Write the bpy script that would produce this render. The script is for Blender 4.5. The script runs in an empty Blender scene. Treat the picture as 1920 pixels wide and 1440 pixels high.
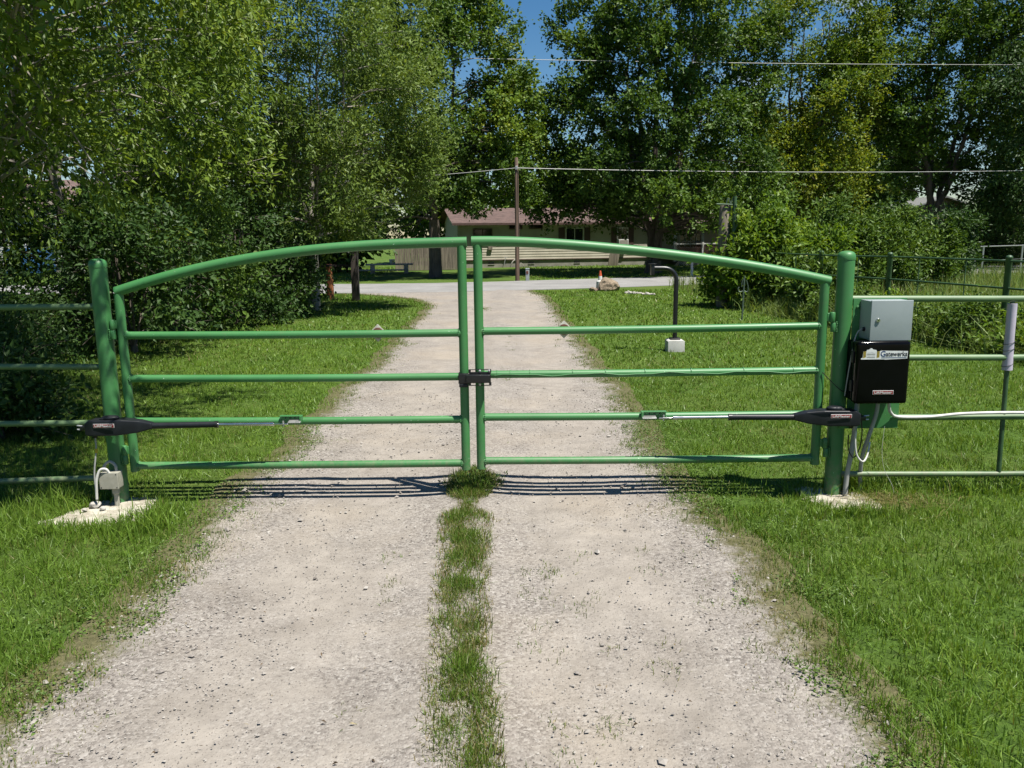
import bpy, bmesh, math, random
import numpy as np
from mathutils import Vector, Matrix

random.seed(7)
RNG = np.random.default_rng(11)
scene = bpy.context.scene
COL = scene.collection

# ------------------------------------------------------------------ camera
cam_d = bpy.data.cameras.new('camera')
cam_d.sensor_width = 36.0
cam_d.lens = 28.48
cam_d.clip_start = 0.05
cam_d.clip_end = 2000.0
cam = bpy.data.objects.new('camera', cam_d)
COL.objects.link(cam)
PITCH, ROLL = math.radians(10.26), math.radians(0.6)
cam.matrix_world = (Matrix.Translation((0, 0, 1.775))
                    @ Matrix.Rotation(math.pi / 2 - PITCH, 4, 'X')
                    @ Matrix.Rotation(-ROLL, 4, 'Z'))
scene.camera = cam

# ------------------------------------------------------------------ sun, sky
SUN_TO = Vector((0.35, -0.285, 1.0)).normalized()
sun_d = bpy.data.lights.new('sun', 'SUN')
sun_d.energy = 5.0
sun_d.angle = math.radians(0.53)
sun_d.color = (1.0, 0.955, 0.88)
sun = bpy.data.objects.new('sun', sun_d)
sun.rotation_euler = (-SUN_TO).to_track_quat('-Z', 'Y').to_euler()
sun.location = SUN_TO * 60
COL.objects.link(sun)

world = bpy.data.worlds.new('World')
scene.world = world
world.use_nodes = True
wn = world.node_tree
wn.nodes.clear()
w_out = wn.nodes.new('ShaderNodeOutputWorld')
w_bg = wn.nodes.new('ShaderNodeBackground')
w_sky = wn.nodes.new('ShaderNodeTexSky')
w_sky.sky_type = 'NISHITA'
w_sky.sun_disc = False
w_sky.sun_elevation = math.asin(SUN_TO.z)
w_sky.sun_rotation = math.atan2(SUN_TO.x, SUN_TO.y)
w_sky.air_density = 1.0
w_sky.dust_density = 0.25
w_sky.ozone_density = 2.0
w_co = wn.nodes.new('ShaderNodeTexCoord')
w_map = wn.nodes.new('ShaderNodeMapping')
w_map.inputs['Scale'].default_value = (3.0, 3.0, 7.0)
w_ns = wn.nodes.new('ShaderNodeTexNoise')
w_ns.inputs['Scale'].default_value = 1.7
w_ns.inputs['Detail'].default_value = 7.0
w_ns.inputs['Roughness'].default_value = 0.6
w_rp = wn.nodes.new('ShaderNodeValToRGB')
w_rp.color_ramp.elements[0].position = 0.60
w_rp.color_ramp.elements[0].color = (0, 0, 0, 1)
w_rp.color_ramp.elements[1].position = 0.74
w_rp.color_ramp.elements[1].color = (1, 1, 1, 1)
w_mix = wn.nodes.new('ShaderNodeMixRGB')
w_mix.inputs['Color2'].default_value = (8.5, 8.8, 9.2, 1)
wn.links.new(w_co.outputs['Generated'], w_map.inputs['Vector'])
wn.links.new(w_map.outputs['Vector'], w_ns.inputs['Vector'])
wn.links.new(w_ns.outputs['Fac'], w_rp.inputs['Fac'])
wn.links.new(w_rp.outputs['Color'], w_mix.inputs['Fac'])
w_hs = wn.nodes.new('ShaderNodeHueSaturation')
w_hs.inputs['Saturation'].default_value = 1.35
w_hs.inputs['Value'].default_value = 1.0
wn.links.new(w_sky.outputs['Color'], w_hs.inputs['Color'])
wn.links.new(w_hs.outputs['Color'], w_mix.inputs['Color1'])
wn.links.new(w_mix.outputs['Color'], w_bg.inputs['Color'])
wn.links.new(w_bg.outputs['Background'], w_out.inputs['Surface'])
w_bg.inputs['Strength'].default_value = 0.05

vs = scene.view_settings
vs.view_transform = 'Standard'
vs.look = 'None'
vs.exposure = 1.02
vs.gamma = 1.0
vs.use_curve_mapping = False
scene.render.engine = 'CYCLES'
scene.cycles.max_bounces = 7
scene.cycles.transparent_max_bounces = 8
scene.cycles.use_denoising = True

# ------------------------------------------------------------------ materials
MATS = {}


def new_mat(name):
    m = bpy.data.materials.new(name)
    m.use_nodes = True
    nt = m.node_tree
    b = nt.nodes['Principled BSDF']
    MATS[name] = m
    return m, nt, b


def obj_coord(nt, scale=1.0):
    t = nt.nodes.new('ShaderNodeTexCoord')
    g = nt.nodes.new('ShaderNodeNewGeometry')
    return g.outputs['Position']


def noise(nt, vec, scale, detail=4.0, rough=0.55, dist=0.0):
    n = nt.nodes.new('ShaderNodeTexNoise')
    n.inputs['Scale'].default_value = scale
    n.inputs['Detail'].default_value = detail
    n.inputs['Roughness'].default_value = rough
    n.inputs['Distortion'].default_value = dist
    nt.links.new(vec, n.inputs['Vector'])
    return n.outputs['Fac']


def ramp(nt, fac, stops):
    r = nt.nodes.new('ShaderNodeValToRGB')
    cr = r.color_ramp
    while len(cr.elements) < len(stops):
        cr.elements.new(0.5)
    for e, (p, c) in zip(cr.elements, stops):
        e.position = p
        e.color = (*c, 1) if len(c) == 3 else c
    nt.links.new(fac, r.inputs['Fac'])
    return r.outputs['Color']


def mixc(nt, fac, a, b, mode='MIX'):
    m = nt.nodes.new('ShaderNodeMixRGB')
    m.blend_type = mode
    for sock, v in (('Fac', fac), ('Color1', a), ('Color2', b)):
        if isinstance(v, bpy.types.NodeSocket):
            nt.links.new(v, m.inputs[sock])
        elif isinstance(v, (int, float)):
            m.inputs[sock].default_value = v
        else:
            m.inputs[sock].default_value = (*v, 1)
    return m.outputs['Color']


def bump(nt, b, height, strength=0.3, dist=0.01):
    n = nt.nodes.new('ShaderNodeBump')
    n.inputs['Strength'].default_value = strength
    n.inputs['Distance'].default_value = dist
    nt.links.new(height, n.inputs['Height'])
    nt.links.new(n.outputs['Normal'], b.inputs['Normal'])


def surface(name, col, col2=None, rough=0.6, metal=0.0, scale=8.0, bump_s=0.15, bump_d=0.004, bscale=60.0, rvar=0.12, stretch=None):
    """A painted, wooden, stone or metal surface with uneven tone and fine relief."""
    m, nt, b = new_mat(name)
    v = obj_coord(nt)
    if stretch:
        mp = nt.nodes.new('ShaderNodeMapping')
        mp.inputs['Scale'].default_value = stretch
        nt.links.new(v, mp.inputs['Vector'])
        v = mp.outputs['Vector']
    if col2 is None:
        col2 = tuple(c * 0.72 for c in col)
    if metal < 0.5:
        col, col2 = tuple(c * 0.74 for c in col), tuple(c * 0.74 for c in col2)
    f = noise(nt, v, scale, 6, 0.62)
    c = ramp(nt, f, [(0.32, col2), (0.62, col)])
    nt.links.new(c, b.inputs['Base Color'])
    f2 = noise(nt, v, bscale, 4, 0.6)
    r = nt.nodes.new('ShaderNodeMapRange')
    r.inputs['To Min'].default_value = max(0.02, rough - rvar)
    r.inputs['To Max'].default_value = min(1.0, rough + rvar)
    nt.links.new(f, r.inputs['Value'])
    nt.links.new(r.outputs['Result'], b.inputs['Roughness'])
    b.inputs['Metallic'].default_value = metal
    if bump_s:
        bump(nt, b, f2, bump_s, bump_d)
    return m


def leafy(name, stops, trans=0.35, rough=0.5, gloss=0.25):
    """Leaves and blades: each carries its own tint; light passes through them."""
    m, nt, b = new_mat(name)
    a = nt.nodes.new('ShaderNodeAttribute')
    a.attribute_name = 'tint'
    c = ramp(nt, a.outputs['Fac'], stops)
    nt.links.new(c, b.inputs['Base Color'])
    b.inputs['Roughness'].default_value = rough
    b.inputs['Specular IOR Level'].default_value = gloss
    t = nt.nodes.new('ShaderNodeBsdfTranslucent')
    c2 = mixc(nt, 1.0, c, (1.25, 1.15, 0.45), 'MULTIPLY')
    nt.links.new(c2, t.inputs['Color'])
    mx = nt.nodes.new('ShaderNodeMixShader')
    mx.inputs['Fac'].default_value = trans
    nt.links.new(b.outputs['BSDF'], mx.inputs[1])
    nt.links.new(t.outputs['BSDF'], mx.inputs[2])
    nt.links.new(mx.outputs['Shader'], nt.nodes['Material Output'].inputs['Surface'])
    return m


def green_paint(name, base, dark):
    m, nt, b = new_mat(name)
    v = obj_coord(nt)
    f = noise(nt, v, 3.0, 5, 0.6)
    c = ramp(nt, f, [(0.3, dark), (0.7, base)])
    chips = noise(nt, v, 75.0, 3, 0.5)
    k = ramp(nt, chips, [(0.735, (0, 0, 0)), (0.75, (1, 1, 1))])
    c = mixc(nt, k, c, (0.42, 0.52, 0.42))
    dirt = noise(nt, v, 22.0, 6, 0.7)
    k2 = ramp(nt, dirt, [(0.54, (0, 0, 0)), (0.80, (0.6, 0.6, 0.6))])
    c = mixc(nt, k2, c, (0.075, 0.125, 0.050))
    sx = nt.nodes.new('ShaderNodeSeparateXYZ')
    nt.links.new(v, sx.inputs[0])
    lo = nt.nodes.new('ShaderNodeMapRange')          # mud splashed up from the ground
    lo.inputs['From Min'].default_value = 0.42
    lo.inputs['From Max'].default_value = 0.0
    nt.links.new(sx.outputs['Z'], lo.inputs['Value'])
    ml = nt.nodes.new('ShaderNodeMath')
    ml.operation = 'MULTIPLY'
    nt.links.new(lo.outputs['Result'], ml.inputs[0])
    nt.links.new(ramp(nt, noise(nt, v, 34.0, 5, 0.7), [(0.42, (0, 0, 0)), (0.68, (1, 1, 1))]), ml.inputs[1])
    c = mixc(nt, ml.outputs[0], c, (0.17, 0.15, 0.10))
    fade = ramp(nt, noise(nt, v, 1.6, 4, 0.6), [(0.45, (0, 0, 0)), (0.75, (0.25, 0.25, 0.25))])
    c = mixc(nt, fade, c, (0.085, 0.22, 0.085))
    rust = ramp(nt, noise(nt, v, 48.0, 3, 0.6), [(0.715, (0, 0, 0)), (0.745, (0.8, 0.8, 0.8))])
    c = mixc(nt, rust, c, (0.11, 0.055, 0.025))
    nt.links.new(c, b.inputs['Base Color'])
    rr_ = nt.nodes.new('ShaderNodeMapRange')
    rr_.inputs['To Min'].default_value = 0.36
    rr_.inputs['To Max'].default_value = 0.60
    nt.links.new(f, rr_.inputs['Value'])
    nt.links.new(rr_.outputs['Result'], b.inputs['Roughness'])
    bump(nt, b, noise(nt, v, 90.0, 3, 0.5), 0.08, 0.002)
    return m


green_paint('green_paint', (0.042, 0.168, 0.048), (0.033, 0.138, 0.040))
green_paint('old_green_paint', (0.125, 0.19, 0.085), (0.07, 0.115, 0.055))
surface('dark_green_paint', (0.055, 0.12, 0.045), (0.03, 0.07, 0.03), 0.5, 0, 12, 0.1)
surface('black_plastic', (0.016, 0.018, 0.022), (0.011, 0.012, 0.015), 0.42, 0, 14, 0.25, 0.001, 400, 0.06)
surface('gloss_black', (0.004, 0.004, 0.005), (0.003, 0.003, 0.0035), 0.09, 0, 9, 0.03, 0.002, 30, 0.03)
surface('black_steel', (0.01, 0.01, 0.011), (0.006, 0.006, 0.006), 0.38, 0, 14, 0.1, 0.001, 200)
surface('grey_enamel', (0.33, 0.38, 0.385), (0.29, 0.34, 0.345), 0.42, 0, 5, 0.12, 0.001, 300, 0.05)
surface('chrome', (0.62, 0.62, 0.62), (0.5, 0.5, 0.5), 0.22, 1.0, 20, 0.03, 0.001, 200, 0.06)
surface('galvanised', (0.5, 0.5, 0.48), (0.36, 0.36, 0.35), 0.45, 0.8, 30, 0.1)
surface('grey_pvc', (0.40, 0.40, 0.37), (0.32, 0.32, 0.30), 0.5, 0, 12, 0.05)
surface('pvc_beige', (0.40, 0.39, 0.32), (0.31, 0.30, 0.24), 0.55, 0, 14, 0.08)
surface('white_cable', (0.7, 0.69, 0.64), (0.5, 0.49, 0.45), 0.5, 0, 12, 0.05)
surface('black_cable', (0.012, 0.012, 0.012), None, 0.5, 0, 12, 0.05)
surface('yellow_plastic', (0.55, 0.42, 0.03), None, 0.5, 0, 12, 0.05)
surface('concrete', (0.56, 0.53, 0.43), (0.26, 0.225, 0.165), 0.9, 0, 9, 0.8, 0.012, 55, 0.05)
surface('white_concrete', (0.62, 0.61, 0.57), (0.48, 0.47, 0.43), 0.85, 0, 6, 0.3, 0.004, 80, 0.05)
surface('sleeve_paper', (0.55, 0.50, 0.60), (0.48, 0.44, 0.52), 0.6, 0, 6, 0.2, 0.003, 40)
surface('badge_red', (0.28, 0.02, 0.025), None, 0.35, 0, 9, 0)
surface('badge_white', (0.72, 0.72, 0.70), (0.62, 0.62, 0.60), 0.4, 0, 9, 0)
surface('sticker_white', (0.78, 0.80, 0.78), (0.66, 0.69, 0.68), 0.4, 0, 25, 0)
surface('sticker_blue', (0.02, 0.05, 0.16), None, 0.4, 0, 9, 0)
surface('sticker_dark', (0.02, 0.02, 0.03), None, 0.4, 0, 9, 0)
surface('sticker_yellow', (0.55, 0.42, 0.05), None, 0.4, 0, 9, 0)
surface('bark', (0.16, 0.13, 0.10), (0.06, 0.048, 0.038), 0.9, 0, 9, 0.9, 0.03, 30, 0.05, (1, 1, 0.25))
surface('pale_bark', (0.34, 0.31, 0.26), (0.19, 0.17, 0.14), 0.85, 0, 8, 0.5, 0.01, 30, 0.05, (1, 1, 0.4))
surface('pole_wood', (0.175, 0.115, 0.078), (0.095, 0.062, 0.044), 0.85, 0, 6, 0.5, 0.01, 40, 0.05, (1, 1, 0.08))
surface('grey_wood', (0.24, 0.205, 0.155), (0.09, 0.075, 0.058), 0.9, 0, 5, 0.5, 0.006, 40, 0.05, (2.5, 1, 0.2))
surface('dark_wood', (0.06, 0.045, 0.035), (0.03, 0.024, 0.02), 0.85, 0, 9, 0.5, 0.006, 40, 0.05, (1, 1, 0.2))
surface('orange_clay', (0.42, 0.15, 0.05), (0.25, 0.08, 0.03), 0.8, 0, 10, 0.4, 0.006, 40)
surface('siding', (0.52, 0.48, 0.38), (0.42, 0.385, 0.30), 0.6, 0, 1.5, 0.06, 0.003, 30)
surface('white_siding', (0.62, 0.62, 0.58), (0.5, 0.5, 0.46), 0.6, 0, 1.5, 0.06, 0.003, 30)
surface('shingle', (0.175, 0.115, 0.10), (0.10, 0.066, 0.058), 0.9, 0, 3, 0.7, 0.012, 22, 0.05)
surface('foundation_block', (0.30, 0.285, 0.24), (0.19, 0.18, 0.15), 0.9, 0, 2, 0.4, 0.01, 14, 0.05)
surface('white_trim', (0.68, 0.68, 0.64), (0.55, 0.55, 0.5), 0.5, 0, 4, 0.05)
surface('shutter_brown', (0.10, 0.055, 0.045), (0.07, 0.04, 0.033), 0.6, 0, 6, 0.1)
surface('lattice_red', (0.19, 0.085, 0.06), (0.12, 0.05, 0.035), 0.7, 0, 6, 0.1)
surface('boulder_stone', (0.36, 0.28, 0.19), (0.13, 0.10, 0.07), 0.9, 0, 11, 0.9, 0.04, 18, 0.05)
surface('pale_stone', (0.45, 0.43, 0.38), (0.27, 0.25, 0.22), 0.9, 0, 12, 0.6, 0.01, 40, 0.05)
surface('cone_orange', (0.65, 0.11, 0.03), None, 0.5, 0, 6, 0.05)
surface('barn_board', (0.36, 0.27, 0.20), (0.24, 0.17, 0.13), 0.85, 0, 5, 0.3, 0.006, 30, 0.05, (2, 1, 0.2))
surface('tarp_blue', (0.05, 0.16, 0.36), None, 0.5, 0, 4, 0.2)
surface('wire_grey', (0.40, 0.40, 0.38), (0.32, 0.32, 0.30), 0.5, 0, 3, 0)
surface('stake_steel', (0.12, 0.17, 0.13), (0.08, 0.11, 0.085), 0.5, 0.3, 20, 0.1)
surface('reflector_back', (0.62, 0.60, 0.52), (0.40, 0.36, 0.30), 0.5, 0.0, 30, 0.2)
surface('reflector_rim', (0.22, 0.09, 0.06), (0.14, 0.06, 0.04), 0.5, 0.3, 30, 0.2)
surface('pedestal_grey', (0.38, 0.43, 0.41), (0.30, 0.34, 0.33), 0.55, 0, 8, 0.05)
surface('flower_red', (0.60, 0.035, 0.02), None, 0.5, 0, 8, 0)
surface('flower_orange', (0.70, 0.32, 0.03), None, 0.5, 0, 8, 0)

MATS['gloss_black'].node_tree.nodes['Principled BSDF'].inputs['Specular IOR Level'].default_value = 0.12
MATS['black_plastic'].node_tree.nodes['Principled BSDF'].inputs['Specular IOR Level'].default_value = 0.3
m, nt, b = new_mat('window_glass')
b.inputs['Base Color'].default_value = (0.012, 0.015, 0.017, 1)
b.inputs['Roughness'].default_value = 0.06
v = obj_coord(nt)
bump(nt, b, noise(nt, v, 1.5, 2), 0.05, 0.02)

# ground: soil and thatch seen between the blades
m, nt, b = new_mat('lawn_soil')
v = obj_coord(nt)
f1 = noise(nt, v, 0.5, 6, 0.6)
f2 = noise(nt, v, 16.0, 6, 0.7)
c1 = ramp(nt, f2, [(0.3, (0.030, 0.052, 0.011)), (0.55, (0.062, 0.115, 0.018)), (0.80, (0.115, 0.150, 0.036))])
c2 = ramp(nt, f2, [(0.3, (0.042, 0.056, 0.014)), (0.55, (0.078, 0.120, 0.022)), (0.80, (0.155, 0.155, 0.060))])
c = mixc(nt, ramp(nt, f1, [(0.4, (0, 0, 0)), (0.62, (1, 1, 1))]), c1, c2)
nt.links.new(c, b.inputs['Base Color'])
b.inputs['Roughness'].default_value = 0.95
b.inputs['Specular IOR Level'].default_value = 0.1
bump(nt, b, noise(nt, v, 45.0, 5, 0.7), 0.9, 0.03)

# packed pale gravel
m, nt, b = new_mat('gravel')
v = obj_coord(nt)
vo = nt.nodes.new('ShaderNodeTexVoronoi')
vo.inputs['Scale'].default_value = 85.0
nt.links.new(v, vo.inputs['Vector'])
vo2 = nt.nodes.new('ShaderNodeTexVoronoi')
vo2.inputs['Scale'].default_value = 38.0
nt.links.new(v, vo2.inputs['Vector'])
sep = nt.nodes.new('ShaderNodeSeparateColor')
nt.links.new(vo.outputs['Color'], sep.inputs['Color'])
stone = ramp(nt, sep.outputs['Red'], [(0.0, (0.126, 0.113, 0.100)), (0.35, (0.206, 0.186, 0.166)), (0.8, (0.249, 0.229, 0.203)), (1.0, (0.309, 0.289, 0.262))])
dust = ramp(nt, noise(nt, v, 7.0, 5, 0.6), [(0.35, (0.221, 0.199, 0.172)), (0.65, (0.272, 0.246, 0.213))])
sx = nt.nodes.new('ShaderNodeSeparateXYZ')
nt.links.new(v, sx.inputs[0])
track = []
for xc in (-1.02, 0.52):                       # the two wheel tracks are packed smooth
    d1 = nt.nodes.new('ShaderNodeMath')
    d1.operation = 'SUBTRACT'
    nt.links.new(sx.outputs['X'], d1.inputs[0])
    d1.inputs[1].default_value = xc
    d2 = nt.nodes.new('ShaderNodeMath')
    d2.operation = 'ABSOLUTE'
    nt.links.new(d1.outputs[0], d2.inputs[0])
    track.append(d2.outputs[0])
tm = nt.nodes.new('ShaderNodeMath')
tm.operation = 'MINIMUM'
nt.links.new(track[0], tm.inputs[0])
nt.links.new(track[1], tm.inputs[1])
tw = nt.nodes.new('ShaderNodeMapRange')
tw.interpolation_type = 'SMOOTHSTEP'
tw.inputs['From Min'].default_value = 0.10
tw.inputs['From Max'].default_value = 0.55
tw.inputs['To Min'].default_value = 0.13
tw.inputs['To Max'].default_value = -0.06
nt.links.new(tm.outputs[0], tw.inputs['Value'])
pa = nt.nodes.new('ShaderNodeMath')
pa.operation = 'ADD'
nt.links.new(noise(nt, v, 1.5, 6, 0.66, 0.5), pa.inputs[0])
nt.links.new(tw.outputs['Result'], pa.inputs[1])
patch = ramp(nt, pa.outputs[0], [(0.43, (0.05, 0.05, 0.05)), (0.66, (0.92, 0.92, 0.92))])
c = mixc(nt, patch, stone, dust)
c = mixc(nt, 1.0, c, ramp(nt, noise(nt, v, 2.4, 6, 0.7, 0.6), [(0.30, (0.80, 0.79, 0.78)), (0.55, (1.0, 1.0, 1.0)), (0.75, (1.10, 1.09, 1.07))]), 'MULTIPLY')
warm = ramp(nt, noise(nt, v, 0.55, 4, 0.6), [(0.5, (0, 0, 0)), (0.75, (0.55, 0.55, 0.55))])
c = mixc(nt, warm, c, (0.276, 0.231, 0.174))
specks = ramp(nt, noise(nt, v, 120.0, 2, 0.5), [(0.645, (0, 0, 0)), (0.69, (1, 1, 1))])
c = mixc(nt, specks, c, (0.078, 0.066, 0.057))  # tiny shadows between the stones, put into the colour as dark specks
va = nt.nodes.new('ShaderNodeAttribute')
va.attribute_name = 'tint'
vm = nt.nodes.new('ShaderNodeMath')
vm.operation = 'ADD'
nt.links.new(va.outputs['Fac'], vm.inputs[0])
nt.links.new(noise(nt, v, 9.0, 5, 0.7), vm.inputs[1])
vk = ramp(nt, vm.outputs[0], [(0.66, (0, 0, 0)), (1.0, (1, 1, 1))])
soil = ramp(nt, noise(nt, v, 40.0, 5, 0.7), [(0.3, (0.055, 0.055, 0.024)), (0.7, (0.125, 0.115, 0.058))])
c = mixc(nt, vk, c, soil)
nt.links.new(c, b.inputs['Base Color'])
b.inputs['Roughness'].default_value = 0.95
b.inputs['Specular IOR Level'].default_value = 0.15
h = mixc(nt, 0.5, vo.outputs['Distance'], vo2.outputs['Distance'])
hh = nt.nodes.new('ShaderNodeMath')
hh.operation = 'MULTIPLY'
inv = nt.nodes.new('ShaderNodeMath')
inv.operation = 'SUBTRACT'
inv.inputs[0].default_value = 1.15
nt.links.new(patch, inv.inputs[1])
nt.links.new(h, hh.inputs[0])
nt.links.new(inv.outputs[0], hh.inputs[1])
bp = nt.nodes.new('ShaderNodeBump')
bp.invert = True
bp.inputs['Strength'].default_value = 0.85
bp.inputs['Distance'].default_value = 0.008
nt.links.new(hh.outputs[0], bp.inputs['Height'])
bp2 = nt.nodes.new('ShaderNodeBump')
bp2.inputs['Strength'].default_value = 0.5
bp2.inputs['Distance'].default_value = 0.02
nt.links.new(noise(nt, v, 30.0, 6, 0.7), bp2.inputs['Height'])
nt.links.new(bp.outputs['Normal'], bp2.inputs['Normal'])
nt.links.new(bp2.outputs['Normal'], b.inputs['Normal'])

# loose stones, each with its own tone
m, nt, b = new_mat('loose_stone')
a = nt.nodes.new('ShaderNodeAttribute')
a.attribute_name = 'tint'
c = ramp(nt, a.outputs['Fac'], [(0.0, (0.093, 0.081, 0.071)), (0.25, (0.186, 0.167, 0.149)), (0.7, (0.260, 0.239, 0.211)), (1.0, (0.347, 0.329, 0.298))])
nt.links.new(c, b.inputs['Base Color'])
b.inputs['Roughness'].default_value = 0.9

# worn asphalt
m, nt, b = new_mat('asphalt')
v = obj_coord(nt)
c = ramp(nt, noise(nt, v, 0.8, 6, 0.65), [(0.35, (0.180, 0.176, 0.169)), (0.65, (0.245, 0.241, 0.230))])
sp = ramp(nt, noise(nt, v, 90.0, 3, 0.6), [(0.35, (0.72, 0.72, 0.72)), (0.7, (1.1, 1.1, 1.1))])
c = mixc(nt, 1.0, c, sp, 'MULTIPLY')
nt.links.new(c, b.inputs['Base Color'])
b.inputs['Roughness'].default_value = 0.92
bump(nt, b, noise(nt, v, 120.0, 3), 0.5, 0.008)

# foliage colours (dark end to bright end)
leafy('grass_blades', [(0.0, (0.23, 0.19, 0.085)), (0.12, (0.160, 0.175, 0.046)), (0.26, (0.078, 0.138, 0.018)), (0.65, (0.118, 0.210, 0.024)), (1.0, (0.195, 0.285, 0.044))], 0.36, 0.45, 0.3)
leafy('tall_grass_blades', [(0.0, (0.29, 0.25, 0.12)), (0.35, (0.17, 0.21, 0.06)), (0.7, (0.14, 0.23, 0.05)), (1.0, (0.24, 0.30, 0.10))], 0.35, 0.5, 0.3)
leafy('clover_leaf', [(0.0, (0.055, 0.095, 0.020)), (0.5, (0.085, 0.150, 0.030)), (1.0, (0.14, 0.21, 0.045))], 0.3, 0.5, 0.25)
leafy('maple_leaf', [(0.0, (0.032, 0.070, 0.011)), (0.5, (0.072, 0.134, 0.014)), (0.88, (0.145, 0.210, 0.018)), (1.0, (0.20, 0.235, 0.026))], 0.30, 0.5, 0.25)
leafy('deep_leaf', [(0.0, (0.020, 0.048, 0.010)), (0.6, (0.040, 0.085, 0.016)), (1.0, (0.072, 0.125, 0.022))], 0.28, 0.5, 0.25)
leafy('elder_leaf', [(0.0, (0.044, 0.084, 0.012)), (0.5, (0.095, 0.158, 0.017)), (0.9, (0.165, 0.230, 0.024)), (1.0, (0.215, 0.270, 0.050))], 0.33, 0.48, 0.28)
leafy('willow_leaf', [(0.0, (0.062, 0.100, 0.022)), (0.5, (0.115, 0.178, 0.032)), (1.0, (0.180, 0.245, 0.058))], 0.36, 0.5, 0.25)
leafy('yellow_leaf', [(0.0, (0.058, 0.110, 0.012)), (0.4, (0.105, 0.170, 0.016)), (0.75, (0.175, 0.220, 0.018)), (1.0, (0.260, 0.265, 0.026))], 0.38, 0.5, 0.25)
leafy('lime_leaf', [(0.0, (0.066, 0.130, 0.014)), (0.5, (0.128, 0.215, 0.022)), (1.0, (0.220, 0.285, 0.028))], 0.42, 0.5, 0.25)
leafy('shrub_leaf', [(0.0, (0.036, 0.074, 0.012)), (0.5, (0.078, 0.138, 0.018)), (1.0, (0.130, 0.200, 0.036))], 0.28, 0.5, 0.22)


# ------------------------------------------------------------------ object helpers
def tag(o, label=None, cat=None, group=None, kind=None):
    if label:
        o['label'] = label
    if cat:
        o['category'] = cat
    if group:
        o['group'] = group
    if kind:
        o['kind'] = kind
    return o


ORIGIN = {}


def thing(name, label, cat, loc=(0, 0, 0), rz=0.0, group=None, local=False):
    """An Empty at the thing's base. local=True: parts are given in its own frame."""
    o = bpy.data.objects.new(name, None)
    o.empty_display_size = 0.1
    COL.objects.link(o)
    o.location = loc
    o.rotation_euler = (0, 0, rz)
    ORIGIN[o] = Vector((0, 0, 0)) if local else Vector(loc)
    return tag(o, label, cat, group)


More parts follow.
